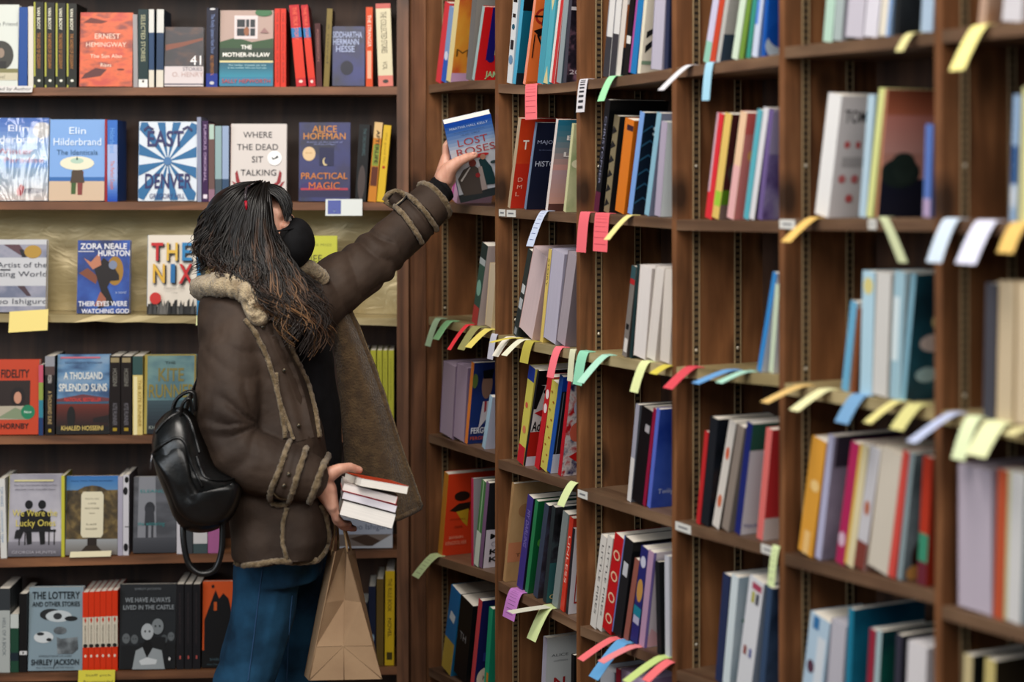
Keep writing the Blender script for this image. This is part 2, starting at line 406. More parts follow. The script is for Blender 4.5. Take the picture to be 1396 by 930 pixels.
def shelve(side, row, bay, items):
    """items: xb, xt, spine px, y top, spine colour, cover colour, description, {options}"""
    prev = None
    for it in items:
        xb, xt, sp, yt, sc, cc, desc = it[:7]; op = it[7] if len(it) > 7 else {}
        s = op.get('s', .010)
        pl = (lambda x: rw(x, s)) if side == 'R' else (lambda x: lw(x, s))
        zf = SZ[(bay, row)] if side == 'R' else LZ[row]
        w, Y = pl(xb); wt, Yt = pl(xt); w2, _ = pl(xb+sp); t = max(.006, w2-w)
        z = max(zf(w), zf(w2)) if side == 'R' else max(zf(w), zf(w2))
        h = zat(yt, Yt)-z
        tanp = (wt-w)/h; phi = math.atan(tanp)
        if side == 'R' and row == 1 and yt < 0: h = max(h, .19+.02*abs(math.sin(xb*3.7)))
        lo = DW[bay]+DT+.0048 if side == 'R' else -9; hi = DW[bay+1]-.0015 if side == 'R' else LBW-.001
        for _ in range(3):
            sn, cs = math.sin(phi), math.cos(phi); hh = h/cs
            if phi >= 0:
                a0, a1 = w-0.0, w+hh*sn                   # left edge at base / top
                b0, b1 = w+t*cs, w+t*cs+hh*sn
            else:
                a0, a1 = w, w+hh*sn; b0, b1 = w+t*cs, w+t*cs+hh*sn
            if prev:
                pz, pb0, ptan, ph = prev; m = min(h, ph)
                need = max(pb0-(a0), (pb0+ptan*m)-(a0+math.tan(phi)*m))+.0008
                if phi > 0: need += t*sn*max(0, math.tan(phi))
                if need > 0: w += need
            if w+min(0, hh*sn) < lo: w = lo-min(0, hh*sn)
            top = w+t*cs+max(0, hh*sn)
            if top > hi:
                ex = top-hi
                if phi > 0:
                    ns = max(0.0, (hh*sn-ex)/hh); phi = math.asin(ns)
                    if w+t*math.cos(phi) > hi: t = max(.005, hi-w); 
                else: t = max(.005, t-ex)
        sn, cs = math.sin(phi), math.cos(phi); hh = h/cs-t*abs(sn)*.5
        if w+t*cs+max(0, hh*sn) > hi+.002: WARN.append((side, row, bay, desc, 'past upright'))
        if not .1 < hh < .28: WARN.append((side, row, bay, desc, 'h=%.3f' % hh))
        zz = max(zf(w), zf(w+t))+.0006
        dd = op.get('d', min(.150, max(.1, hh*.64)))
        P = rp(w, s, zz+max(0, t*sn)) if side == 'R' else lp(w, s, zz+max(0, t*sn))
        where = ('%s, %s, right bookcase' % (ROWN[row], BAYN[bay])) if side == 'R' else ('%s of left bookcase' % ('gold-papered shelf' if row == 3 else ROWN[row]))
        grp = ('books on the %s of the %s' % (ROWN[row], BAYN[bay])) if side == 'R' else 'spine-out books on the left bookcase'
        make_book(t, dd, hh, sc, cc, P, (0, phi, RROT if side == 'R' else LROT), (desc.rstrip(',')+', '+where), grp,
                  near_spine(op.get('f', ()), op.get('k', .5)), op.get('sp', ()), op.get('page', 'e4ddd0'), op.get('flip', False), op.get('hard', False), op.get('bc'))
        prev = (zz, w+t*cs, math.tan(phi), h)
# ------------------------------------------------------------------ left bookcase, face-out books
def stick(cx, cv, s, c, lean=0):     # small printed standing figure
    return [('e', cx, cv+.14*s, .028*s*1.5, .02*s*1.5, c), ('p', [(cx-.05*s, cv-.1*s), (cx+.05*s, cv-.1*s), (cx+.06*s, cv+.11*s), (cx-.06*s, cv+.11*s)], c),
            ('p', [(cx-.045*s, cv-.28*s), (cx-.01*s, cv-.28*s), (cx, cv-.08*s), (cx-.05*s, cv-.08*s)], c), ('p', [(cx+.01*s, cv-.28*s), (cx+.045*s, cv-.28*s), (cx+.05*s, cv-.08*s), (cx, cv-.08*s)], c)]
glare_film, ft, fb0 = nt_new('added_glare_layer')  # wavy gloss layer added over one cover to catch the glare
fo = ft.nodes['Material Output']; ftr = ft.nodes.new('ShaderNodeBsdfTransparent'); fgl = ft.nodes.new('ShaderNodeBsdfGlossy'); fgl.inputs['Roughness'].default_value = .06
ffr = ft.nodes.new('ShaderNodeFresnel'); ffr.inputs[0].default_value = 1.5; fmx = ft.nodes.new('ShaderNodeMixShader'); fnz = ft.nodes.new('ShaderNodeTexNoise'); fmp = ft.nodes.new('ShaderNodeMapping'); ftc = ft.nodes.new('ShaderNodeTexCoord')
fmp.inputs['Scale'].default_value = (22, 22, 7); fnz.inputs['Scale'].default_value = 1; fnz.inputs['Distortion'].default_value = 1.2; fbp = ft.nodes.new('ShaderNodeBump'); fbp.inputs['Strength'].default_value = .6; fbp.inputs['Distance'].default_value = .004
ft.links.new(ftc.outputs['Object'], fmp.inputs[0]); ft.links.new(fmp.outputs[0], fnz.inputs['Vector']); ft.links.new(fnz.outputs[0], fbp.inputs['Height']); ft.links.new(fbp.outputs[0], fgl.inputs['Normal'])
ft.links.new(ffr.outputs[0], fmx.inputs[0]); ft.links.new(ftr.outputs[0], fmx.inputs[1]); ft.links.new(fgl.outputs[0], fmx.inputs[2]); ft.links.new(fmx.outputs[0], fo.inputs[0])
navyart = art('11182e', '1c2c56', '2c4a86', 18)
face_out(1, -46, 24, 7, '2c63a8', 'd4d8d2', 'White book with an oval old portrait at far left', [
    ('t', 'The Friend', .72, .74, .5, '5b5f60'), ('e', .66, .38, .25, .18, '4b4a44'), ('e', .66, .41, .07, .06, 'a08f80'), ('r', .55, .22, .77, .31, '2a2825'),
    ('r', 0, .17, 1, .22, '8d8a62'), ('r', 0, .08, 1, .17, 'c9c3ad'), ('t', 'a novel', .6, .1, .3, '8b8878')])
shelve('L', 1, 0, [(25, 26, 12, 10, '2a5ea0', '1b3a70', 'Blue thin hardback beside oval-portrait book'),
    (38, 38, 7, 9, 'd9d5cc', 'c8c2b8', 'Slim white paperback left of four dark spines')])
sig = [('S', 'VAN BOOY', .5, .94, .26, 'e6e4d4'), ('s', 'THE SADNESS OF GEOGRAPHY', .5, .64, .42, 'c08a48', .34), ('r', 0, 0, .18, 1, 'b3b35a'), ('r', 0, .03, 1, .13, '2c3320'), ('e', .55, .08, .16, .015, 'e8e6dc')]
shelve('L', 1, 0, [(46+15*k, 46+15*k, 13.4, 3+k*.7, '2a2a22', '22221c', dn+' dark olive spine of the four matching paperbacks', {'sp': sig}) for k, dn in enumerate(('Leftmost', 'Second', 'Third', 'Rightmost'))])
hem = art('94463a', 'd8703a', 'c2503c', 17, .4, (1, 1, 2.6))
face_out(1, 108, 180, 18, 'b7482c', hem, 'Orange sunset paperback with white author lettering', [
    ('p', [(.03, .1), (.4, .14), (.52, .23), (.3, .25), (.1, .17)], '6b3a38'), ('p', [(.05, .86), (.4, .85), (.52, .88), (.2, .93)], '7d4034'), ('e', .78, .23, .07, .013, '73342c'),
    ('t', 'ERNEST', .52, .645, .48, 'f0d8c8'), ('t', 'HEMINGWAY', .5, .535, .76, 'f0d8c8'), ('t', 'The Sun Also', .5, .385, .6, 'f1dccb', .05), ('t', 'Rises', .5, .265, .2, 'f1dccb', .05)])
sel = [('r', 0, 0, 1, .22, 'd9d4c8'), ('r', 0, .7, 1, 1, 'd6d6d2')]
shelve('L', 1, 0, [(182, 181, 6, 20, 'a9a5a6', 'b5b0ae', 'Pale grey thin paperback beside the orange sunset book'),
    (188, 188, 13.5, 13, '1e4244', '18383a', 'Dark teal spine with gold lettering', {'sp': [('s', 'SELECTED STORIES', .5, .93, .6, 'c9c7a8', .42), ('r', .05, .0, .95, .1, 'e8e6e2'), ('r', .4, .06, .6, .09, '333333')]}),
    (203, 203, 7, 13, '39587a', '31465e', 'White and blue spine, left of its pair,', {'sp': sel}),
    (213, 214, 9.5, 13, '35506e', '2c4258', 'White and blue spine, right of its pair,', {'sp': sel})])
face_out(1, 224, 277, 38, '241d28', art('1b1626', '2f2434', '5d4034', 22, .4, (1, 1, 2.5)), 'Dark painting cover with large 41 and white base band', [
    ('p', [(.02, .6), (.5, .68), (.98, .78), (.98, .82), (.5, .75), (.02, .7)], '8e5b48'), ('r', 0, 0, 1, .335, 'd3cbcb'), ('r', 0, .025, 1, .045, '2a2f52'),
    ('t', '41', .8, .36, .28, 'efecec'), ('t', 'STORIES', .72, .26, .5, '6f6a78'), ('t', 'O. HENRY', .6, .16, .8, 'bfa7a3')])
shelve('L', 1, 0, [(281, 282, 15.5, 11, '1c2040', '14172c', 'Thick navy spine with blue foot', {'sp': [('r', 0, 0, 1, .17, '28459a'), ('s', 'The Family Upstairs Next Door', .55, .92, .5, '8fa0c8', .3), ('s', 'SALLY HEPWORTH', .5, .4, .25, 'c08b4c', .3), ('e', .5, .985, .25, .012, 'dddddd'), ('e', .5, .05, .2, .02, 'cccccc')]})])
face_out(1, 299, 372, 15, '1f5a5c', 'b9a49b', 'Pink house and green pool cover with window', [
    ('r', 0, .0, 1, .14, '3487a4'), ('g', 0, .12, 1, .31, '2a93a8', '176b80'), ('r', 0, .31, 1, .335, 'd8cfa2'), ('r', 0, .335, 1, .58, '1d4029'), ('p', [(0, .58), (.3, .64), (.6, .58), (1, .63), (1, .5), (0, .5)], '2e5a2f'),
    ('r', .27, .62, .71, .93, 'd9cfcf'), ('r', .32, .66, .66, .88, '20303a'), ('r', .47, .66, .49, .88, 'd0c8c8'), ('r', .55, .66, .57, .88, 'd0c8c8'), ('r', .32, .76, .66, .775, 'd0c8c8'),
    ('e', .5, .72, .05, .06, '9c6a48'), ('e', .82, .97, .16, .05, '3f7a4e'), ('p', [(.75, .7), (.92, .7), (.835, .77)], 'a07f7c'),
    ('T', 'THE', .5, .485, .2, 'f2f0ea'), ('T', 'MOTHER-IN-LAW', .5, .385, .88, 'f2f0ea'), ('t', 'The number of people you love', .52, .265, .7, 'bfe0e2', .02), ('t', 'is the number who can hurt you', .52, .23, .72, 'bfe0e2', .02), ('t', 'SALLY HEPWORTH', .5, .04, .9, 'c2504c', .05)])
rs = [('s', 'THE BIG NOVEL OF SUMMER', .5, .95, .9, '8c2a1c', .35)]
rl = [('r', 0, .6, 1, .72, '2f86b8'), ('r', 0, .1, 1, .58, 'd8482e'), ('s', 'THE TRUE STORY', .5, .97, .4, 'f08a6a', .4), ('e', .5, .06, .2, .018, 'f2d6cc')]
shelve('L', 1, 0, [(374.5, 374.5, 7.3, 12, 'd8472e', 'c03c28', 'Orange-red thin spine, left of a pair,', {'sp': rs}), (382.5, 382.5, 7.3, 12, 'd8472e', 'c03c28', 'Orange-red thin spine, right of a pair,', {'sp': rs}),
    (404, 394, 13.5, 7, 'c43038', '1c2c70', 'Red and blue spine leaning left', {'sp': rl}), (421, 410, 9.5, 7, 'c43038', '8a2028', 'Slimmer red and blue spine leaning left', {'sp': rl}),
    (431.5, 429, 7.5, 32, '5c262a', '45191e', 'Short maroon paperback', {'sp': [('s', 'POSSESSION', .5, .9, .5, 'a97c74', .4)]}),
    (441, 446, 7.5, 12, '8c7c46', '1d1a14', 'Khaki thin spine beside the navy lettered book', {'sp': [('s', 'a novel', .5, .8, .5, '5e5330', .4)]})])
face_out(1, 453, 497, 37, '1c2450', art('161d48', '1d2a66', '26357c', 12), 'Small navy paperback with pale block lettering', [
    ('T', 'SIDDHARTHA', .46, .81, .92, 'aab4d0', .1), ('T', 'HERMANN', .42, .69, .8, 'aab4d0', .1), ('T', 'HESSE', .4, .57, .58, 'aab4d0', .1), ('e', .45, .3, .2, .12, '141a3c')])
shelve('L', 1, 0, [(499, 499, 9, 10, 'd4602f', 'b84c28', 'Orange and white spine left of the thick cream one', {'sp': [('s', 'THE STRANGER', .5, .9, .4, 'f1e3d4', .5), ('r', .2, .1, .8, .45, 'e8b49a')]}),
    (516, 512, 20, 5, 'd9d2b8', 'c9c0a4', 'Thick cream spine with pink head and foot', {'sp': [('r', 0, .94, 1, 1, 'c97870'), ('r', 0, 0, 1, .13, 'd58c80'), ('s', 'THE COLLECTED STORIES', .5, .9, .5, '7e7668', .4), ('s', 'VOL', .5, .3, .1, '8a8270', .3), ('e', .5, .06, .2, .022, '5a5450')]})])
# second shelf
face_out(2, -28, 65, 162, '5a86c0', '8fb3dc', 'Glossy blue beach cover with glare at far left', [
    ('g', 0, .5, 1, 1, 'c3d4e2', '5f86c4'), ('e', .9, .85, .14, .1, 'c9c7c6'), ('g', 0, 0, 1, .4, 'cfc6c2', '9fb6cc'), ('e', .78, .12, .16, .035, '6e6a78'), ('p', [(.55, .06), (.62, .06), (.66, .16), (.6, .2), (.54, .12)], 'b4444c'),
    ('t', 'Elin', .55, .84, .3, 'f4f7fa', .075), ('t', 'Hilderbrand', .5, .7, .86, 'f4f7fa', .085), ('t', 'Winter', .5, .56, .55, 'b45a74', .07), ('t', 'in Paradise', .55, .46, .76, 'b45a74', .06), ('r', 0, 0, 1, 1, glare_film)])
face_out(2, 66.5, 142, 164, '8fb0d8', '8cb0dd', 'Sky blue cover with a large cream parasol', [
    ('r', 0, 0, 1, .24, 'd0bca6'), ('r', 0, .24, 1, .29, '3f7ab4'), ('p', [(.4, .08), (.48, .08), (.5, .35), (.4, .36)], '4c6a34'), ('p', [(.52, .07), (.6, .07), (.62, .36), (.5, .36)], '8e4440'), ('p', [(.38, .22), (.64, .22), (.6, .38), (.42, .38)], '5b4a38'),
    ('e', .5, .46, .31, .085, 'e4e0cc'), ('e', .5, .49, .12, .035, 'b9cfc0'), ('p', [(.48, .5), (.52, .5), (.5, .55)], '57706c'),
    ('t', 'Elin', .5, .82, .3, 'e2ecf4', .085), ('t', 'Hilderbrand', .5, .68, .86, 'e2ecf4', .09), ('t', 'The Identicals', .5, .565, .74, '4a7396', .06)])
shelve('L', 2, 0, [(142.8, 142.8, 3.2, 163, 'a53038', '8c2830', 'Thin dark red sliver beside parasol book'),
    (146.5, 146.5, 13.5, 164, '4d82c8', '3a68a8', 'Blue and white beach spine', {'sp': [('g', 0, 0, 1, .3, '2f62b8', 'a9bbdc'), ('r', 0, .3, 1, .7, 'b0bfe0'), ('s', 'Hilderbrand', .5, .9, .3, '7fb0e4', .5), ('s', 'The Perfect Couple', .5, .5, .35, 'd98a70', .4)]})])
rays = []
for k in range(12):
    a0 = 2*PI*k/12+.1; a1 = a0+PI/12
    def edge(a):
        dx, dy = math.cos(a), math.sin(a); m = min(.49/abs(dx) if abs(dx) > 1e-6 else 9, .49/abs(dy) if abs(dy) > 1e-6 else 9); return (.5+dx*m, .5+dy*m)
    rays.append(('p', [(.5, .5), edge(a0), edge((a0+a1)/2), edge(a1)], '2d78a4'))
face_out(2, 188, 268, 167, '2d78a4', 'd6dde4', 'Blue and white sunburst cover', rays+[('e', .5, .5, .07, .05, '5a86b0'),
    ('T', 'EAST', .46, .69, .62, '3a3a72', .19), ('T', 'DENVER', .52, .16, .8, '3a3a72', .18), ('t', 'GREGORY HILL', .5, .03, .6, '4a4a80', .06), ('p', [(.08, .9), (.16, .95), (.26, .91), (.24, .89), (.16, .92), (.1, .87)], '3c3c70'), ('p', [(.74, .91), (.84, .95), (.92, .9), (.9, .87), (.84, .92), (.76, .89)], '3c3c70')])
shelve('L', 2, 0, [(269, 268.5, 5.5, 160, '9ba0b4', '8b90a8', 'Grey-blue thin book edge beside sunburst book'),
    (275.5, 275.5, 8.2, 165, '4d2a5e', '3c2048', 'Purple spine with white lettering', {'sp': [('s', 'FURIOUS ORIGINAL', .5, .95, .7, 'cdb8d4', .4), ('r', .2, .04, .85, .09, 'e4dce4')]}),
    (284.5, 284.5, 8, 169, '7c6460', '66504e', 'Brownish spine with pale green head', {'sp': [('r', .1, .8, .9, .99, 'b9ccc2'), ('r', 0, 0, 1, .16, 'a08090')]}),
    (293.3, 293.3, 8.7, 172, '9fb6b8', '8aa0a4', 'Pale teal spine with dark foot, left of two,', {'sp': [('r', 0, 0, 1, .3, '5b6a72')]}),
    (303, 303, 8.7, 172, 'a4b4cc', '8a98b0', 'Pale blue spine with dark foot, right of two,', {'sp': [('r', 0, 0, 1, .3, '4a6480')]})])
wing = lambda m: [('p', [((x if not m else 1-x), y) for x, y in pts], '9c2c38') for pts in ([(.08, .36), (.12, .4), (.17, .25), (.3, .18), (.2, .17), (.1, .24)], [(.02, .26), (.08, .24), (.2, .13), (.3, .1), (.15, .1)], [(.02, .17), (.1, .13), (.28, .05), (.15, .05)])]
face_out(2, 314, 390, 170, 'cfb3ac', 'd5cfcb', 'White cover with red wings and round white sticker', wing(0)+wing(1)+[
    ('t', 'WHERE', .48, .82, .52, '4a4a50'), ('t', 'THE DEAD', .48, .66, .74, '4a4a50'), ('t', 'SIT', .48, .5, .2, '4a4a50'), ('t', 'TALKING', .5, .33, .64, '4a4a50'), ('e', .79, .555, .13, .095, 'f0efee'), ('p', [(.73, .57), (.76, .53), (.86, .56), (.84, .59), (.78, .55)], '2c3c40')])
face_out(2, 407, 477, 168, '20264e', art('1a2148', '2a3476', '2d2a60', 10), 'Dark blue cover with orange lettering and cream disc', [
    ('r', 0, .05, 1, .16, '35305c'), ('e', .25, .19, .22, .05, '4a3c78'), ('r', .04, .14, .96, .165, 'b8485c'), ('t', 'ALICE', .5, .875, .48, 'd69a3e'), ('t', 'HOFFMAN', .5, .785, .82, 'd69a3e'), ('t', 'Author of the world of', .5, .74, .7, '97a0cc', .018), ('t', 'the Rules of Magic', .5, .712, .42, '97a0cc', .018),
    ('e', .2, .6, .125, .09, 'dcc4a0'), ('t', 'BOOK', .2, .6, .12, 'b98a50'), ('r', .4, .45, .68, .68, '1d2658'), ('e', .52, .5, .055, .05, 'd4c49c'), ('e', .545, .51, .05, .045, '1f2a60'), ('t', 'PRACTICAL', .5, .28, .9, 'd6923c'), ('t', 'MAGIC', .5, .15, .6, 'd6823c')])
shelve('L', 2, 0, [(484, 490, 14.5, 170, '26292c', '191b1e', 'Black spine with a grey figure', {'sp': [('e', .5, .25, .35, .22, '5f5654'), ('s', 'THE DROWNING', .55, .95, .35, '5f787c', .3)]}),
    (501.5, 511, 11, 167, 'c98d36', 'a8702c', 'Orange patterned spine leaning right', {'sp': [('r', 0, .8, 1, 1, 'd9bd8e'), ('r', .1, .45, .9, .72, '93a04c'), ('r', .1, .2, .9, .44, '70402c'), ('S', 'AFTERLIFE', .55, .9, .42, '3a3420', .4)]}),
    (513.5, 523.5, 10, 171, 'd6b83a', 'b89a30', 'Yellow spine leaning right at shelf end', {'sp': [('s', 'the good life', .5, .9, .4, 'a88c20', .3), ('e', .5, .45, .2, .02, 'b84a28')]})])
# gold-papered shelf
lm = art('8f93a2', 'a3a3b0', '7a8094', 12)
face_out(3, -36, 62, 328, '9aa0ac', 'c9cacd', 'Pale grey striped cover with a gold seal', [
    ('r', 0, .75, 1, .93, lm), ('r', 0, .2, 1, .36, lm), ('r', 0, 0, 1, .08, lm), ('p', [(.4, .93), (.62, .93), (.74, .76), (.64, .78)], '6d5058'), ('p', [(.62, .86), (.68, .86), (.72, .755), (.66, .755)], '23212a'), ('p', [(.6, .36), (.7, .36), (.8, .22), (.74, .22)], '5c4850'), ('e', .81, .83, .12, .09, 'b8994a'),
    ('t', 'An Artist of the', .56, .615, .9, '60636c', .07), ('t', 'Floating World', .56, .49, .9, '60636c', .07), ('t', 'Kazuo Ishiguro', .56, .115, .94, '70737c', .07), ('r', .36, .575, .5, .59, '33313a')])
face_out(3, 104, 176, 329, '9a8a50', art('16386e', '2454a0', '3d6cb4', 14), 'Bright blue cover of a woman with flowers in profile', [
    ('p', [(.04, .55), (.2, .62), (.4, .5), (.36, .4)], '8c5a44'), ('e', .72, .58, .16, .2, 'a8863c'), ('p', [(.33, .6), (.5, .76), (.68, .66), (.8, .52), (.8, .45), (.64, .44), (.58, .36), (.72, .12), (.4, .06), (.46, .3)], '2a1f20'), ('p', [(.12, .76), (.26, .7), (.42, .83), (.46, .66), (.3, .6)], 'c08a70'), ('p', [(.45, .3), (.56, .2), (.54, .1), (.34, .1)], 'a8705c'), ('e', .68, .66, .08, .06, '8a93a8'),
    ('T', 'ZORA NEALE', .5, .88, .88, 'e8e8ea', .075), ('T', 'HURSTON', .7, .785, .6, 'e8e8ea', .075), ('r', .02, .84, .32, .852, 'd8d8dc'), ('t', 'a novel', .84, .27, .2, 'b9c4dc'), ('T', 'THEIR EYES WERE', .5, .1, .92, 'e6e6ea', .065), ('T', 'WATCHING GOD', .55, .0, .9, 'e6e6ea', .06)])
def nix(s, cu, v, wf, c, hh): return [('T', s, cu+.03, v-.018, wf, '2b2a2a', hh), ('T', s, cu, v, wf, c, hh)]
crowd = []
rq = random.Random(3)
for k in range(26): x = rq.uniform(.02, .96); crowd.append(('p', [(x-.03, 0), (x+.04, 0), (x+.03, rq.uniform(.08, .2)), (x-.01, rq.uniform(.08, .2))], rq.choice(['222222', '333333', '555555', '7a7874'])))
face_out(3, 200, 268, 322, '2f86b0', 'dcd5ca', 'Cream cover with big multicoloured block letters and red seal', [('r', .0, .0, .99, .1, '2a2a2c')]+crowd+
    nix('T', .2, .68, .24, 'c23034', .22)+nix('H', .5, .68, .22, 'd8b858', .22)+nix('E', .8, .68, .2, '3c8cb8', .22)+nix('N', .24, .4, .24, 'd8b450', .23)+nix('I', .52, .4, .09, '2f7cac', .23)+nix('X', .78, .39, .28, 'c23034', .24)+
    [('t', 'Nathan Hill', .55, .315, .4, 'a8a098', .03), ('t', 'a novel', .56, .26, .12, '8a847c'), ('e', .18, .2, .115, .075, 'c8403a')], s=.014)
shelve('L', 3, 0, [(268.3, 268.3, 5, 322, '2f86b0', '28709a', 'Blue book edge right of the block-lettered cover', {'d': .1})])
face_out(3, 385, 459, 323, 'a8ac40', 'c3c452', 'Lime yellow cover half hidden behind black face mask', [('t', 'PULITZER PRIZE', .6, .87, .6, '8d9040', .03), ('t', 'A BRIEF', .42, .67, .6, '4a4a30', .09), ('t', 'HISTORY', .5, .52, .84, '4a4a30', .09), ('t', 'of seven', .5, .38, .5, '4a4a30')])
# fourth shelf
face_out(4, -28, 52, 492, 'd05c34', 'c4532c', 'Orange-red cover with a photograph and green disc', [
    ('r', .28, .2, .85, .72, '3a2a24'), ('e', .64, .5, .13, .13, '2a1a18'), ('e', .64, .49, .065, .08, 'c69a84'), ('r', .28, .2, .85, .38, 'b8b0a0'), ('p', [(.3, .22), (.6, .36), (.85, .28), (.85, .2)], '8e9a80'), ('e', .82, .3, .12, .095, '2c8a68'), ('t', 'Now', .82, .285, .12, 'e8efe8'),
    ('T', 'HIGH FIDELITY', .42, .76, 1.0*.82, '33201a', .105), ('T', 'NICK HORNBY', .44, .08, .8, '33201a', .07)])
shelve('L', 4, 0, [(52.8, 52.8, 6, 498, 'c0584c', '3a4040', 'Thin rainbow striped spine', {'sp': [('r', 0, .75, 1, 1, 'c86a80'), ('r', 0, .5, 1, .75, '9aa860'), ('r', 0, .25, 1, .5, '4a90a0'), ('r', 0, 0, 1, .25, '34527c')]}),
    (61.5, 61.5, 13, 486, '2a2426', '1e1a1c', 'Dark spine with silver head and gold lettering', {'sp': [('r', 0, .86, 1, 1, '9fa0a6'), ('r', 0, .76, 1, .87, '6a5a58'), ('s', 'HOSSEINI', .5, .76, .1, 'ddd8d4', .4), ('s', 'A THOUSAND SUNS', .5, .56, .42, 'cfb889', .4), ('r', .35, .04, .65, .08, 'b8a23c')]})])
face_out(4, 76.5, 148, 485, '1d5258', art('3a5a80', '6f94b4', '9aaec0', 8, .4, (1, 1, 3)), 'Sunset street cover with silver lettering', [
    ('r', 0, 0, 1, .1, '1f1a18'), ('g', 0, .1, 1, .38, '3a211c', '7a3a2c'), ('r', 0, .38, 1, .41, '4a6a80'), ('p', [(0, .44), (.5, .5), (1, .45), (1, .41), (0, .41)], '7c4a50'), ('e', .28, .22, .08, .13, '1b1614'), ('r', .22, .06, .34, .25, '1b1614'), ('p', [(.7, .15), (1, .14), (1, .24), (.7, .2)], '2a1c1a'),
    ('r', .06, .95, .82, .97, 'c87a88'), ('t', 'THE MILLION SELLER OF THE KITE RUNNER', .5, .885, .72, '4a5a78', .02), ('T', 'A THOUSAND', .5, .69, .74, 'dfe0dc', .085), ('T', 'SPLENDID SUNS', .5, .54, .92, 'dfe0dc', .09), ('T', 'NATIONAL BESTSELLER', .5, .41, .7, 'd05a54', .045), ('T', 'KHALED HOSSEINI', .5, .05, .8, 'd0bc78', .055)])
dk = [('r', .1, .92, .9, .98, 'a59878'), ('s', 'HOSSEINI', .5, .84, .22, '9a9890', .4), ('s', 'KITE RUNNER', .5, .4, .28, '8c8a90', .4), ('r', .3, .05, .7, .09, 'b09a3c')]
shelve('L', 4, 0, [(149.5, 149.5, 14.4, 486, '2c2220', '1f1817', 'Dark brown spine, left of two matching,', {'sp': dk}), (165, 165, 14.4, 486, '2c2220', '1f1817', 'Dark brown spine, right of two matching,', {'sp': dk}),
    (181, 181, 13.5, 486, 'd8c88a', 'b0a268', 'Shiny cream-gold spine with teal head', {'sp': [('r', 0, .76, 1, 1, '4b6866'), ('r', .1, .0, .45, .74, 'e9e0b8'), ('s', 'THE KITE RUNNER', .7, .7, .6, 'a88c44', .3)]})])
face_out(4, 196, 266, 485, 'b0a04c', art('5f8088', '7c9a98', '95a890', 7, .4, (1, 1, 2)), 'Blue-green cover with gold lettering and gold edge', [
    ('g', .06, 0, .98, .42, '28303a', '4c6068'), ('r', 0, 0, .055, 1, 'b5a65c'), ('r', .97, 0, 1, 1, '9a8c50'), ('r', 0, .985, 1, 1, 'a89a58'), ('T', 'THE', .5, .88, .2, '3e5450', .03), ('T', 'KITE', .52, .665, .5, '8c8450', .16), ('T', 'RUNNER', .54, .46, .9, '93884a', .16), ('t', 'KHALED HOSSEINI', .5, .06, .8, 'aab0a8', .04)])
yg = [('s', 'a brief history of books', .5, .9, .5, '8a8a34', .3)]
shelve('L', 4, 0, [(478, 478, 24, 478, '3d4080', '30336a', 'Indigo blue spine behind the raised coat flap'),
    (505, 505, 7.6, 478, 'b9b850', '9a9a40', 'Yellow-green spine, first of four,', {'sp': yg}), (514, 514, 6.8, 478, 'b9b850', '9a9a40', 'Yellow-green spine, second of four,', {'sp': yg}),
    (521.8, 521.8, 6.4, 478, 'b9b850', '9a9a40', 'Yellow-green spine, third of four,', {'sp': yg}), (529.2, 529.2, 7.6, 478, 'b9b850', '9a9a40', 'Yellow-green spine, last of four,', {'sp': yg})])
# fifth shelf
shelve('L', 5, 0, [(1, -2, 8.5, 653, 'd5d5d2', 'b8b8b6', 'White slim spine at far left', {'sp': [('s', 'TOM HANKS', .45, .9, .25, '6a90b0', .5), ('s', 'uncommon type', .45, .6, .4, '7aa0c0', .4)]})])
def sitting(cx):
    return [('e', cx, .63, .075, .055, '1c1b1d'), ('p', [(cx-.16, .52), (cx, .57), (cx+.16, .52), (cx+.17, .3), (cx-.17, .3)], '1d1c1e'), ('p', [(cx-.05, .3), (cx+.06, .3), (cx+.07, .15), (cx-.02, .14)], '1d1c1e')]
face_out(5, 10.5, 83, 649, 'c3c04c', art('9c9aa4', 'b4b2ba', 'c6c4ca', 6), 'Lilac-grey cover with two seated figures from behind', [('g', 0, 0, 1, .18, '75737a', '96949c')]+sitting(.38)+sitting(.63)+[
    ('r', .2, .14, .22, .33, '2a292c'), ('r', .86, .14, .88, .33, '2a292c'), ('r', .31, .14, .33, .33, '2a292c'), ('r', .76, .14, .78, .33, '2a292c'), ('r', .15, .3, .9, .325, '2a292c'), ('p', [(.12, .22), (.24, .22), (.3, .32), (.14, .31)], '2a292c'),
    ('r', .1, .915, .84, .935, 'd6cfa0'), ('t', 'New York Times bestseller by the numbers', .5, .86, .8, '6f6d78', .02), ('t', 'absolute truth, beautiful heart', .5, .81, .76, '6f6d78', .02), ('t', 'We Were the', .5, .49, .84, 'd8cc72', .08), ('t', 'Lucky Ones', .52, .37, .74, 'd8cc72', .08), ('t', 'GEORGIA HUNTER', .5, .035, .84, 'b9b7be', .035)])
shelve('L', 5, 0, [(83.5, 83.5, 4.5, 649, 'c9c552', 'a8a444', 'Thin lime edge beside seated-figures book', {'d': .1})])
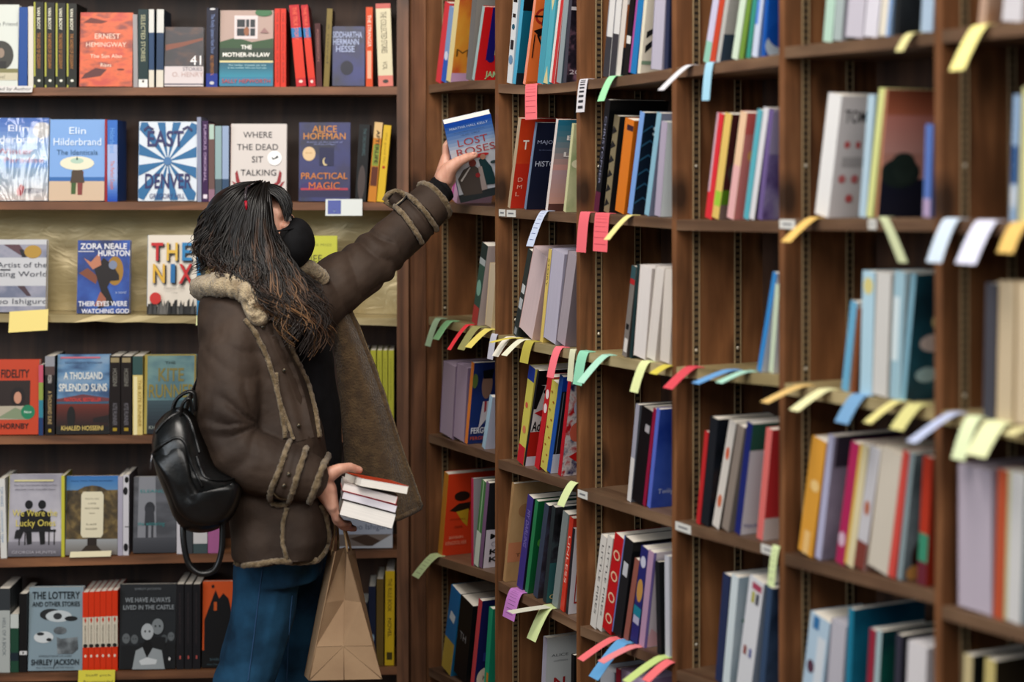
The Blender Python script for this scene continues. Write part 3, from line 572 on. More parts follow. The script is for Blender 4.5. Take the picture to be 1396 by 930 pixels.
face_out(5, 89, 160, 651, '6a7c8c', art('4a4230', '6a5a3c', '8c7a50', 30), 'Blue sky and leafy tree cover with blank cream panel', [
    ('g', .0, .82, 1, 1, '6c94b8', '4a82b8'), ('g', 0, .0, 1, .2, '86807a', 'a5a8aa'), ('e', .5, .55, .5, .33, art('453c2a', '64563a', '8a7850', 40)), ('r', .42, .05, .6, .25, '3c322c'), ('p', [(.3, .05), (.7, .05), (.6, .12), (.4, .12)], '4a3f34'), ('t', 'New York Times bestseller', .5, .93, .8, '32587c', .018),
    ('p', [(.29, .26), (.33, .22), (.68, .22), (.72, .26), (.72, .76), (.68, .8), (.33, .8), (.29, .76)], 'dcd6c0'), ('t', 'PEACE LIKE', .5, .7, .26, '8a8474', .02), ('t', 'A RIVER', .5, .64, .16, '8a8474', .02), ('t', 'VIRGIL WANDER', .5, .58, .28, '8a8474', .02), ('t', 'novel', .5, .52, .1, '8a8474', .02), ('t', 'Leif', .5, .38, .2, '8a8474', .02), ('t', 'ENGER', .5, .32, .22, '8a8474', .02)])
shelve('L', 5, 0, [(160.5, 161, 6.5, 650, 'b5b2c0', '9a98a6', 'Pale lilac book edge beside leafy tree cover'),
    (167.6, 168, 7.8, 648, 'd0cfd4', '7a7880', 'White spine with black blots', {'sp': [('e', .6, .94, .35, .04, '1c1c1e'), ('e', .4, .8, .4, .05, '2c2c30'), ('r', .3, .35, 1, .36, '333333'), ('e', .5, .1, .4, .05, '26262a')]})])
face_out(5, 181, 240, 652, '55585e', art('5a5c62', '6c6e74', '80828a', 8, .4, (1, 1, 3)), 'Grey cover of a girl in mist with teal lettering', [
    ('p', [(.1, .0), (.55, .0), (.5, 1), (.12, 1)], '94969c'), ('g', 0, 0, 1, .2, '4a4c52', '606268'), ('e', .38, .58, .12, .09, '43454b'), ('p', [(.26, .36), (.5, .36), (.47, .6), (.28, .6)], '4a4c52'), ('r', .29, .2, .35, .37, '4f5157'), ('r', .42, .2, .47, .37, '4f5157'), ('t', 'ELEANOR', .5, .79, .68, '4f9a9c', .04), ('t', 'the wintering', .42, .36, .62, '4f9a9c', .05)], s=.02)
shelve('L', 5, 0, [(241, 241, 10.5, 655, 'd5d3d8', 'bdbbc0', 'White book edge beside the grey misty cover'), (252.5, 252.5, 10, 668, '54585c', '44484c', 'Charcoal spine behind backpack strap'),
    (263.5, 263.5, 19, 660, 'd6d4d4', 'b4b2b2', 'Thick white spine inside the hanging strap loop', {'sp': [('r', 0, 0, 1, .14, '5a6a6c')]}), (283.5, 283.5, 16, 690, 'aabfae', '98a898', 'Mint and pink spine beside the coat', {'sp': [('r', 0, .0, 1, .55, 'b878a4')]})])
face_out(5, 462, 535, 655, '9fa4b0', 'c0bfc2', 'Pale cover with grey lettering above the paper bag', [('r', 0, .0, 1, .2, '8c8078'), ('p', [(.2, .14), (.6, .0), (.9, .06), (.5, .2)], '5a4638'), ('p', [(.6, .02), (1, .2), (1, .02)], 'c2c4c8'), ('r', 0, .0, 1, .03, 'c6c6ca'), ('r', 0, .2, 1, .42, 'b4b8c2'), ('t', 'Kazuo Ishiguro', .52, .27, .9, '6c7484', .08), ('p', [(0, .75), (1, .5), (1, .9), (0, .95)], '8f8480'), ('e', .4, .58, .22, .1, 'a09890')])
# bottom shelf
shelve('L', 6, 0, [(-2, -2, 15.5, 803, 'b5bab8', '5a6064', 'Grey-white spine with charcoal head at far left', {'sp': [('r', 0, .74, 1, 1, '474c50'), ('s', 'HELL OF A BOOK', .5, .65, .45, '7c8488', .3)]}),
    (14.3, 14.3, 11, 838, '2f5a48', '26483a', 'Short green spine with white head', {'sp': [('r', 0, .76, 1, 1, 'c9cecb'), ('r', 0, .2, 1, .34, '2a3a44')]}),
    (26.3, 26.3, 10.5, 810, '1b1b1c', '141414', 'Black spine with small white label', {'sp': [('r', .05, .22, 1, .27, 'd4d4d4'), ('r', .4, .235, .6, .26, '333333')]})])
gm_ = art('3a3d40', '6a7074', '9aa2a6', 20)
face_out(6, 38, 112, 803, '8fa0a8', '93a4ad', 'Pale blue-grey cover with dark bold title', [
    ('e', .4, .67, .2, .07, '35383a'), ('e', .55, .65, .24, .07, 'c6cdd0'), ('e', .53, .65, .08, .04, '43474a'), ('e', .78, .62, .12, .03, '2d3032'), ('e', .28, .4, .18, .07, 'cfd4d6'), ('e', .22, .44, .07, .02, '3c4044'), ('e', .38, .37, .05, .02, '303336'), ('e', .58, .48, .12, .045, gm_), ('p', [(.52, .4), (.6, .38), (.9, .4), (.92, .26), (.82, .2), (.54, .2)], gm_),
    ('T', 'THE LOTTERY', .5, .86, .88, '26323a', .085), ('T', 'AND OTHER STORIES', .5, .77, .88, '26323a', .055), ('t', 'INTRODUCTION BY A.M. HOMES', .5, .165, .6, '3a464e', .02), ('T', 'SHIRLEY JACKSON', .5, .07, .88, '26323a', .065), ('t', 'the haunting of hill house', .5, .03, .7, '4a565e', .02)])
pg = [('r', 0, .3, 1, .68, 'd5cfc0'), ('p', [(.3, .645), (.5, .6), (.7, .645), (.5, .68)], 'c8401e'), ('e', .5, .32, .4, .025, '3a3634'), ('e', .5, .19, .2, .018, 'e8d8c8'), ('s', 'SHIRLEY JACKSON', .5, .58, .22, '8a8276', .3)]
shelve('L', 6, 0, [(112.6+7.9*k, 112.6+7.9*k, 7.6, 808-k*.5, 'd84a1e', 'c03e18', 'Orange and cream banded spine, %s of six,' % n, {'sp': pg}) for k, n in enumerate(('first', 'second', 'third', 'fourth', 'fifth', 'last'))])
figs = []
for cx, cy, s, c in ((.12, .36, .8, '74797c'), (.27, .35, .75, '6d7275'), (.92, .38, .7, '74797c'), (.8, .35, .7, '5f6467'), (.68, .5, 1.25, '8d9396'), (.5, .44, 1.3, 'b5babd')):
    figs += [('e', cx, cy, .085*s, .075*s, c), ('p', [(cx-.13*s, .0), (cx+.13*s, .0), (cx+.11*s, cy-.1*s), (cx-.11*s, cy-.1*s)], '25282b'), ('e', cx-.03*s, cy+.005, .012*s, .01*s, '22262a'), ('e', cx+.03*s, cy+.005, .012*s, .01*s, '22262a')]
figs += [('e', .5, .26, .085, .08, '15171a'), ('p', [(.24, 0), (.3, .22), (.42, .26), (.5, .13), (.6, .25), (.76, .22), (.82, 0)], 'a2a8ab'), ('p', [(.36, .1), (.5, .14), (.68, .11), (.66, .06), (.4, .05)], 'ced2d4')]
face_out(6, 162, 239, 799, '2c3034', '34383c', 'Charcoal cover with pale crowd and arched title', figs+[('t', 'SHIRLEY JACKSON', .5, .935, .46, '8a9094', .025), ('T', 'WE HAVE ALWAYS', .5, .79, .8, '9aa0a4', .055), ('T', 'LIVED IN THE CASTLE', .52, .705, .9, '9aa0a4', .05), ('e', .9, .12, .02, .02, 'd0d0d0')])
tri = [('r', .4, .12, .6, .16, 'c06a64'), ('s', 'we have always lived in the castle', .5, .9, .6, '5a5052', .25)]
shelve('L', 6, 0, [(240.5+11.2*k, 240.5+11.2*k, 10.2, 797, '2b2b30', '222226', 'Charcoal spine, %s of three matching,' % n, {'sp': tri}) for k, n in enumerate(('left', 'middle', 'right'))])
face_out(6, 275, 346, 795, '201a1a', 'd2682e', 'Orange cover with black gabled house silhouette', [('r', 0, 0, 1, .2, '191a1c'), ('p', [(.04, .15), (.04, .55), (.25, .9), (.32, .8), (.4, .86), (.5, .8), (.62, .5), (.6, .15)], '16151a'), ('r', .22, .66, .28, .76, 'c86a30'), ('p', [(.6, .15), (.9, .2), (.8, .4), (.95, .5), (.7, .6), (.6, .5)], '1c1a1c'), ('e', .2, .94, .03, .02, '2a2220'), ('t', 'SHIRLEY JACKSON', .5, .08, .7, '5a7078', .03), ('t', 'the haunting of hill house', .5, .03, .8, '5a7078', .02)])
shelve('L', 6, 0, [(492, 492, 9.6, 822, '28303c', '1c222c', 'Slate spine right of the paper bag'), (502.5, 502.5, 9.6, 800, '23304c', '1b2538', 'Navy spine right of the paper bag', {'sp': [('e', .5, .35, .3, .05, '9fb4c0')]}), (513, 513.5, 9.6, 790, '7a6534', '5c4c28', 'Brown-gold spine beside thick yellow one'),
    (524.5, 525.5, 12.5, 779, 'd2b52c', 'a88f24', 'Thick yellow spine at shelf end', {'sp': [('s', 'THE RULE BOOK', .5, .92, .35, '3a341c', .4), ('s', 'NOVEL', .5, .5, .2, '3a341c', .4), ('r', .2, .06, .8, .14, '5a5020')]})])
# ------------------------------------------------------------------ right bookcase books
pgk = dict(flip=True)
def fl_(page): return {'flip': True, 'page': page}
sky = [('g', 0, .45, 1, 1, 'c79f98', '3a7f96'), ('g', 0, 0, 1, .45, 'caa090', 'b9a2a6'), ('T', 'B', .55, .78, .3, 'e4dfdc', .05), ('T', 'L', .5, .6, .3, 'e4dfdc', .05), ('r', .0, .0, 1, .08, '6a4a44')]
shelve('R', 1, 0, [
    (594, 607, 6.5, 4, 'd9505a', 'c24650', 'Coral red thin spine'), (601.5, 613, 6, 10, '8fa9cc', '7a94bc', 'Blue and white spine', {'sp': [('r', 0, 0, 1, .3, '3a72c4'), ('e', .5, .35, .4, .06, 'd8dce8')]}),
    (608, 621, 6, -6, 'e0d4a4', art('b86438', 'c88f3e', 'c9a24a', 10, .4, (1, 1, .7)), 'Cream spine with orange and gold cover', {'f': [('t', 'M', .35, .3, .5, '7a5a2c', .09), ('r', 0, 0, .7, .11, 'b89ab4')]}),
    (635, 645, 6, -14, '7d7d7c', '8a8884', 'Grey thick book'), (643.5, 658, 3, 9, 'a8bcbc', 'c4282e', 'Red cover with blue and yellow stripes', {'d': .15, 'f': [('r', .32, .28, .62, 1, '2a2474'), ('r', .62, .35, .72, 1, 'd0c078'), ('e', .5, .3, .14, .05, '2a2474'), ('T', 'JAMES', .75, .05, .75, 'a9cfa4', .08)]})])
shelve('R', 2, 0, [(614, 622, 9, 232, 'c9a8c0', 'cbb0c4', 'Pale pink book with magenta stripe behind the held one', {'sp': [('r', .1, 0, .35, 1, 'c05aa0')], 'f': [('r', 0, 0, .5, 1, 'd4b8c8')]})])
shelve('R', 3, 0, [(643, 658, 7.5, 333, '3f5e58', 'b2a6a4', 'Teal and red spine standing alone', {'sp': [('r', 0, 0, 1, .22, 'a84848'), ('r', 0, .74, 1, .82, 'a8aeb0'), ('r', 0, .82, 1, 1, '253a40'), ('e', .5, .45, .4, .1, '84a89c')]}), (661, 668, 9, 360, 'c8b89c', 'c8b89c', 'Tan page edges beside the teal spine', fl_('b5a58c'))])
shelve('R', 4, 0, [(599.5, 604.5, 17, 494, '8c7c90', '8c7c90', 'Lilac page edges, left of two,', fl_('a594a8')), (617.5, 623, 15, 497, '84748a', '84748a', 'Lilac page edges, right of two,', fl_('9c8aa0')),
    (633.5, 643, 3.4, 494, 'd88f4e', art('1f3264', '28427c', '2c3a58', 9), 'Orange-edged navy cover with a face and tie', {'f': [('e', .62, .72, .22, .17, '8e7468'), ('p', [(.4, .9), (.85, .92), (.8, .8), (.45, .8)], '17171c'), ('p', [(.5, .52), (.75, .52), (.7, .3), (.4, .18)], 'c9c6cc'), ('p', [(.56, .52), (.66, .52), (.66, .4), (.58, .38)], 'a83c4c'), ('e', .1, .78, .12, .09, '6a7c48'), ('T', 'FERGUS', .5, .13, .8, 'd5d8e0', .07), ('t', 'FERGIE', .4, .05, .6, 'c8683c', .04)]}),
    (657, 668, 4, 540, 'a8c0d0', 'b9bccc', 'Pale blue-white cover by the upright')])
shelve('R', 5, 0, [(597, 606, 5.5, 644, 'c8923c', 'cc4f2c', 'Orange cover with dark leaf shape and yellow edge', {'d': .15, 'f': [('p', [(.15, .55), (.5, .63), (.95, .64), (.95, .54), (.5, .52)], '3a2a22'), ('p', [(.42, .53), (.9, .56), (.9, .34), (.7, .4)], 'c0a038'), ('e', .6, .72, .3, .06, '3d2a22'), ('t', 'ANIMAL', .5, .43, .6, '8c3a24', .02), ('t', 'DREAMS', .55, .33, .3, '8c3a24', .03), ('t', 'BARBARA', .5, .2, .55, 'e0a890', .035), ('t', 'KINGSOLVER', .5, .13, .82, 'e0a890', .045)]}),
    (642.5, 642.5, 2.6, 652, 'b83a60', '8d8c90', 'Magenta-edged grey book'), (646, 657, 6, 655, '5c8a5c', '8c9a8c', 'Green thin spine', {'sp': [('r', 0, 0, 1, .4, 'cdd4cc'), ('r', .4, .4, .6, 1, 'a8c8a4')]}),
    (652.5, 663, 4, 657, '8c7090', '2f3136', 'Dark cover with white stacked letters', {'f': [('r', .05, 0, .8, .45, 'd3cfd8'), ('T', 'M', .42, .34, .4, '26262a', .06), ('t', 'O', .42, .25, .3, 'b4b0bc', .06), ('T', 'K', .42, .16, .36, '26262a', .06), ('T', 'K', .42, .07, .36, '26262a', .06)]})])
shelve('R', 6, 0, [(602, 616, 12.5, 801, '2f82b8', '2f7ca0', 'Blue and yellow spine', {'d': .15, 'sp': [('r', 0, 0, 1, .38, 'c6b05a'), ('p', [(.2, .62), (.7, .6), (.8, .7), (.3, .72)], 'dce4e8')]}),
    (618.5, 629, 16.5, 815, '191b1e', '1c1e20', 'Thick black spine', {'sp': [('t', 'TH', .45, .47, .5, '9a9ca0')]}), (641, 653, 4.5, 817, 'c85860', '2a2f66', 'Coral-edged navy cover with cream disc', {'f': [('e', .4, .1, .32, .12, 'd8cfc0'), ('t', 'K', .4, .08, .18, '333344', .05), ('t', 'C', .55, .8, .25, '97a0c8', .06), ('t', 'G', .55, .7, .25, '97a0c8', .06), ('r', .25, .3, .7, .4, '3f4a8c')]}),
    (659, 667, 5, 828, '2fa080', '2a8a70', 'Green spine by the upright', {'sp': [('r', .5, 0, 1, .25, 'c08a3c')]})])
# second bay
shelve('R', 1, 1, [(691, 701, 6.5, -14, 'd5d8da', 'a9bfcc', 'White spine with black blots', {'sp': [('r', .1, .86, .9, .9, '222222'), ('r', .2, .7, .8, .74, '333333'), ('e', .5, .6, .3, .03, '2a6a80'), ('r', .2, .36, .8, .46, '2a2e36'), ('e', .5, .25, .4, .05, '7a9ab4')]}),
    (699, 712, 4, -14, '5fb0cc', '176a80', 'Sky blue spine with teal cover', {'f': [('r', 0, .78, 1, 1, '15171c'), ('r', 0, 0, 1, .12, '2a3038')]}),
    (713, 729, 3, -8, 'e4a088', 'd57c44', 'Orange cover with black windmill', {'f': [('e', .35, .76, .3, .09, 'a83c2c'), ('e', .35, .76, .21, .063, 'd57c44'), ('r', .03, .75, .68, .77, '2b2020'), ('r', .33, .66, .37, .86, '2b2020'), ('p', [(.05, .6), (.6, .66), (.6, .6), (.3, .54)], '241c1c'), ('r', .1, .3, .14, .56, '2b2020'), ('p', [(.2, .55), (.6, .32), (.62, .34), (.24, .57)], '2b2020'), ('r', .5, .2, .56, .3, '3a2020'), ('t', 'GREENE', .3, .02, .5, '7a3c24', .02)]}),
    (732.5, 744, 7.5, -8, '58a4b4', '62aebc', 'Pale turquoise book, left of two,', {'f': [('p', [(.1, 0), (.4, 0), (.25, .2)], 'd0c8a0')]}), (740.5, 752, 7, -8, '62aebc', '62aebc', 'Pale turquoise book, right of two,', {'sp': [('p', [(0, 0), (.9, 0), (.5, .2)], 'd0c8a0'), ('p', [(0, 1), (.9, 1), (.5, .8)], 'cfc9a4')]}),
    (748.5, 763, 7, -8, 'd8d6d2', 'c8504a', 'White and red spine', {'sp': [('r', .45, 0, 1, 1, 'c4484a')]}), (756.5, 768, 6, -6, '9aa4a8', '55606a', 'Grey-blue thin spine'), (763.5, 772, 4, -4, '50505c', art('221e2a', '3a303c', '8a6a78', 30), 'Dark speckled cover by the upright', {'f': [('t', '2001', .5, .1, .8, 'c8c0c4', .05), ('r', 0, .82, 1, .86, 'c8c4c8')]})])
shelve('R', 2, 1, [(692, 707, 3.5, 161, 'b9a890', art('b8301e', 'c4502a', 'c98a3a', 7, .4, (1, 1, .8)), 'Red-orange cover with white letters', {'f': [('r', 0, 0, 1, .5, 'bf3f2c'), ('T', 'T', .3, .66, .22, 'e8ddd4', .1), ('t', 'D', .25, .3, .18, 'e4b0a0', .045), ('t', 'M', .25, .22, .18, 'e4b0a0', .045), ('t', 'L', .2, .14, .14, 'e4b0a0', .045)]}),
    (714.5, 730, 2.6, 167, '7f90a8', '232a42', 'Navy cover with white letters', {'d': .15, 'f': [('t', 'MAJOR', .45, .76, .7, 'a9b0c4', .04), ('t', 'by the author of', .5, .68, .6, '6a7490', .02), ('t', 'HISTORY', .62, .5, 1.0, 'c4cad8', .06)]}),
    (743.5, 758.5, 3, 163, 'd9d0cc', 'c9a69a', 'Teal to pink sky cover', {'f': sky}), (768, 780, 3, 169, 'c8c8a4', art('a4b088', 'c2c4a0', 'd0cfae', 12), 'Pale sage green cover by the upright', {'f': [('e', .3, .55, .25, .05, 'e0dcc0')]})])
shelve('R', 3, 1, [(699.5, 720.5, 5.5, 341, '3a4246', '30363a', 'Dark slate spine with white lettering blocks', {'sp': [('r', .15, .5, .9, .6, 'c6c9cb'), ('r', .15, .32, .9, .44, 'b9bcc0'), ('r', .2, .02, .8, .1, '8c9094')]}), (705.5, 727, 19, 343, 'c8b0ac', 'c8b0ac', 'Pinkish page edges', fl_('c3aeb0')),
    (724.5, 736.5, 3.6, 339, 'd8c47c', 'c0ac68', 'Yellow thin spine between page edges', {'sp': [('s', 'STORY', .5, .9, .3, '6a5c30', .5)]}), (728.5, 741, 16.5, 341, 'a8a4b4', 'a8a4b4', 'Wide lilac-grey page edges', fl_('aca8ba')), (745.5, 762, 12, 344, '8a8086', '8a8086', 'Mauve-brown page edges', fl_('988e96')), (762, 767, 9, 346, 'c4baa0', 'c4baa0', 'Cream yellowed page edges by the upright', fl_('c9bfa6'))])
comic = art('b42830', 'd0c8c8', '3a3a6a', 40)
shelve('R', 4, 1, [(705, 722, 8.5, 500, 'ccc46c', 'b9b060', 'Yellow spine with blue head and red foot', {'sp': [('r', 0, .86, 1, 1, '2a4aa0'), ('r', 0, 0, 1, .18, 'c03440'), ('e', .4, .6, .2, .03, 'c86a5a'), ('e', .5, .35, .25, .04, 'd08a6a')]}),
    (713.5, 733, 2.2, 505, '2a2a34', art('c9c4c4', 'd5d0ce', 'b8b2b4', 9), 'Pale face cover with red lips and black hair', {'d': .15, 'f': [('r', 0, .85, 1, 1, '17181c'), ('p', [(0, .86), (.3, .84), (.1, .6), (0, .6)], '17181c'), ('e', .32, .78, .05, .02, '222222'), ('p', [(.05, .56), (.3, .59), (.55, .56), (.3, .52)], 'b82a34'), ('r', 0, .0, 1, .36, 'b83228'), ('T', 'Adriana', .45, .37, .85, '1c1a1c', .1), ('r', 0, 0, .55, .1, 'cfc8d4')]}),
    (728.5, 747.5, 6, 512, 'c0343c', 'a82c34', 'Red and white patterned spine', {'sp': [('e', .5, .8, .35, .05, 'e0d4d4'), ('e', .5, .65, .35, .05, 'e0d4d4')]}), (735.5, 752, 8.5, 520, 'c9bf6a', 'b4aa5c', 'Yellow dotted spine', {'sp': [('e', .3+.4*(k % 2), .08+.1*k, .12, .012, 'a87038') for k in range(9)]}),
    (744.5, 762.5, 5, 512, '2f62a8', '2a2d34', 'Blue spine with black and white cover', {'f': [('r', 0, .0, 1, .2, 'c5c8d4'), ('r', 0, .85, 1, 1, '1f4a9a'), ('r', .08, .2, .1, .84, '8a8c94')]}), (760.5, 775, 4, 515, 'b42a3a', comic, 'Red spine with a busy red comic cover', {'f': [('e', .5, .7, .3, .1, 'b8b8c8'), ('e', .4, .45, .25, .1, 'c8705c'), ('p', [(.2, .2), (.8, .3), (.7, .1)], 'c42a2a')]})])
shelve('R', 5, 1, [(684.5, 697, 3, 658, 'b89a74', art('a88a64', 'b89c76', 'c4aa86', 10, .5, (1, 1, .4)), 'Tan wooden-looking cover with peach band', {'d': .15, 'f': [('r', 0, .2, 1, .4, 'c08a6a'), ('t', 'THE', .55, .25, .5, '5a4030', .035), ('e', .5, .72, .25, .07, 'a58260')]}),
    (704.5, 720, 7.5, 676, '544890', '2a2a40', 'Purple spine with pale lettering', {'sp': [('s', 'MY DARLING', .5, .85, .4, '9a90c4', .5)]}), (715.5, 730, 4, 682, '3c8c62', '1d6a44', 'Green cover with fruit and white letters', {'d': .14, 'f': [('e', .7, .85, .3, .12, 'c03a34'), ('e', .68, .86, .24, .1, 'd8c4a0'), ('p', [(.5, .3), (.7, .45), (.75, .32), (.6, .24)], 'c8b040'), ('e', .3, .55, .16, .05, '5a9a4c'), ('e', .45, .16, .12, .04, 'b83a34'), ('T', 'N', .55, .1, .2, 'e0e4e0', .06)]}),
    (727, 743, 5.5, 687, '4c5668', art('332e38', '4a4450', '5a6078', 20), 'Slate blue mottled cover'), (740, 753, 4.5, 690, '3a4448', art('1c1c20', '3a3a40', '55686c', 24), 'Dark grey and teal cover with white curl', {'d': .14, 'f': [('r', 0, 0, 1, .42, '3e6a6c'), ('e', .5, .2, .25, .1, 'b8cccc'), ('e', .52, .2, .21, .085, '3e6a6c'), ('t', 'CO', .35, .04, .5, 'c8b080', .05)]}),
    (752.5, 768, 7.5, 698, '8c9494', '9a9a94', 'Grey spine'), (763.5, 777, 5, 705, 'cc4c3a', 'b8402f', 'Red-orange spine', {'sp': [('s', 'UNLESS', .5, .8, .5, 'e8c8bc', .5)]}), (770, 780, 3, 720, '35353c', 'd6d4da', 'White cover with red frame by the upright', {'f': [('r', .2, .12, .8, .14, 'b03a3c'), ('r', .2, .12, .24, .9, 'b03a3c')]})])
shelve('R', 6, 1, [(735.5, 741, 5, 868, 'bcb8c4', 'b9bdbe', 'Pale grey cover with red initial', {'d': .15, 'f': [('t', 'ALICE', .48, .78, .6, '5a5e62', .03), ('t', 'HOFFMAN', .52, .72, .5, '8a8e92', .02), ('T', 'N', .5, .42, .4, 'a03034', .12), ('e', .5, .15, .3, .08, '9aa0a4')]}), (777, 779, 4, 892, '1e2024', '1a1c20', 'Short black spine by the upright')])
# third bay
trio = [('r', 0, 0, 1, .45, '4a4a50'), ('r', 0, .45, .12, 1, '9a9aa0')]
shelve('R', 1, 2, [(822, 832, 8, -12, 'd4d3d2', 'b8b6b4', 'White and dark grey spine, left of two,', {'sp': trio}), (831, 841, 8, -12, 'd4d3d2', 'b8b6b4', 'White and dark grey spine, right of two,', {'sp': trio}),
    (840, 851, 6, -12, 'd0cac4', art('8a5a3a', 'b8784a', 'd0a878', 12), 'Warm photograph cover', {'f': [('r', 0, 0, 1, .3, '3a3a40'), ('r', 0, .75, 1, 1, 'd8d4d0')]}), (849.5, 860, 6.5, -10, '19191c', '19191c', 'Black spine with white square', {'sp': [('r', .1, .32, .9, .4, 'd5d3d0')]}),
    (857, 869, 10, -10, '2f84b8', '2a70a0', 'Bright blue spine', {'sp': [('r', 0, 0, .25, 1, 'a85c98')]}), (868.5, 879, 4, -10, 'd8d4c4', 'dcd6c8', 'White cover with black strokes and orange dot', {'f': [('p', [(.1, .3), (.9, .5), (.9, .46), (.1, .22)], '2a2a2c'), ('p', [(.1, .45), (.9, .58), (.9, .55), (.1, .38)], '333333'), ('e', .5, .75, .2, .08, 'd9a070'), ('r', 0, .1, 1, .14, '8aa08c')]}),
    (887, 893, 15, -8, 'a6a2b0', 'a6a2b0', 'Lilac-grey page edges', fl_('aaa6b6')), (904.5, 908, 5, -4, '38405c', '2f3650', 'Navy book by the upright')])
shelve('R', 2, 2, [(809.5, 826, 6.5, 136, '1b1c22', '15161a', 'Tall black spine with magenta foot', {'sp': [('r', 0, 0, 1, .18, '6a2a48'), ('s', 'CHRISTOPHER', .5, .85, .6, '8a8ca0', .4)]}), (823, 838, 7, 158, '8a8068', '26282c', 'Black and cream jagged patterned spine', {'sp': [('p', [(0, .05+.15*k), (.9, .1+.15*k), (.2, .14+.15*k)], '1f1f22') for k in range(6)]}),
    (838.5, 853, 12, 163, 'd0842e', 'b8701f', 'Orange spine', {'sp': [('r', .3, .88, 1, .94, '4a2a38')]}), (855.5, 873, 6, 153, '86a8d8', '1d3044', 'Light blue spine with dark wavy cover', {'f': [('p', [(.0, .1+.14*k), (.3, .16+.14*k), (.6, .1+.14*k), (.9, .16+.14*k), (.9, .18+.14*k), (.6, .12+.14*k), (.3, .18+.14*k), (0, .12+.14*k)], '3c6a86') for k in range(6)]+[('T', 'S', .5, .78, .3, 'c8d4dc', .09)]}),
    (878.5, 896, 6, 154, '93b8c8', '8a90a4', 'Pale teal spine'), (892, 902, 8, 166, 'b0a8b8', 'd3dadc', 'Lilac spine with white cover')])
shelve('R', 3, 2, [(848, 862, 6, 363, '8a8480', '5a5654', 'Multicoloured thin spine', {'sp': [('r', .2, .05, .9, .2, 'd8d4d0'), ('r', .2, .3, .8, .36, '2a2a2e'), ('r', 0, .8, 1, .86, 'b83a40'), ('r', 0, .86, 1, 1, '4a6a70')]}), (857.5, 868, 3.4, 361, '2f474a', '26383a', 'Teal-black thin spine'), (863.5, 873, 16, 363, 'cfc8c4', 'cfc8c4', 'White page edges, left of three,', fl_('d5cfcc')), (881.0, 894, 12, 365, 'cdc6c0', 'cdc6c0', 'White page edges, middle of three,', fl_('cfc8c2')), (897, 904, 13, 367, 'cbc4be', 'cbc4be', 'White page edges, right of three,', fl_('cac2ba'))])
shelve('R', 4, 2, [(855, 867, 5, 551, 'a8a8b4', '70747c', 'Grey-blue spine with white foot', {'sp': [('r', 0, 0, 1, .45, 'd5d2d0')]}), (861.5, 876, 14, 556, '201c22', '1b181d', 'Black spine', {'sp': [('r', .5, .76, .9, .84, 'b8b4b8')]}), (876, 891, 4, 557, '9a2850', '7c2040', 'Magenta thin spine'), (881.5, 895, 4.5, 557, '6a7cc8', art('2e4fa4', '4a68b8', '5c74c0', 9), 'Blue cover with pale letters', {'d': .15, 'f': [('t', 'Twilight', .55, .14, .7, 'c0c8e0', .05)]})])
pw = [('s', 'LITTLE FIRES', .55, .9, .75, '4a4a4c', .3)]
shelve('R', 5, 2, [(804.5, 820, 7.5, 730, 'd6d3ce', 'c4c0ba', 'White spine with dark lettering, left of two,', {'sp': pw}), (813, 829, 7, 731, 'd6d3ce', 'c4c0ba', 'White spine with dark lettering, right of two,', {'sp': pw}),
    (821, 839, 12, 729, 'bf2a30', 'a02228', 'Red spine with cream loops', {'sp': [x for k in range(4) for x in (('e', .55, .14+.22*k, .35, .05, 'dcc4a8'), ('e', .55, .14+.22*k, .24, .034, 'bf2a30'))]}), (834, 851.5, 12, 733, '2f3034', '232428', 'Thick charcoal spine with white label', {'sp': [('r', .3, .62, .8, .76, 'c4c6ca'), ('r', 0, 0, .12, 1, '7c88b8')]}),
    (850, 866, 6, 762, '9c6a60', '6a4a48', 'Brown-pink thin spine'), (857, 872.5, 9.5, 745, '3a3c7c', '34366c', 'Indigo and teal pictured spine', {'sp': [('e', .5, .85, .35, .06, 'c8cad8'), ('e', .5, .55, .4, .12, 'c09a5c'), ('r', 0, .28, 1, .38, '2f8a9c'), ('r', .1, .2, .9, .28, 'b4b4c8')]}), (868.5, 882, 7, 750, 'b89cb4', 'd4cdd4', 'Pale pink-white wedge cover', {'f': [('p', [(0, .0), (.9, .02), (.2, .2)], 'd9b4bc'), ('r', 0, .0, .1, 1, '8a7cb4')]}), (896, 893, 5.5, 765, '2c3034', '26282c', 'Dark spine leaning left'), (907, 906, 6, 757, 'c6c8d0', 'c0c4cc', 'White slim spine by the upright')])
shelve('R', 6, 2, [(817, 818, 20, 908, '8a8c94', '8a8c94', 'Grey page edges under the tags', fl_('a4a6ac')), (839, 840, 6, 911, 'a83448', '902c3c', 'Dark red spine under the tags'), (846.5, 847, 32, 912, 'a490ac', 'a490ac', 'Lilac page edges under the tags', fl_('b09cb8'))])
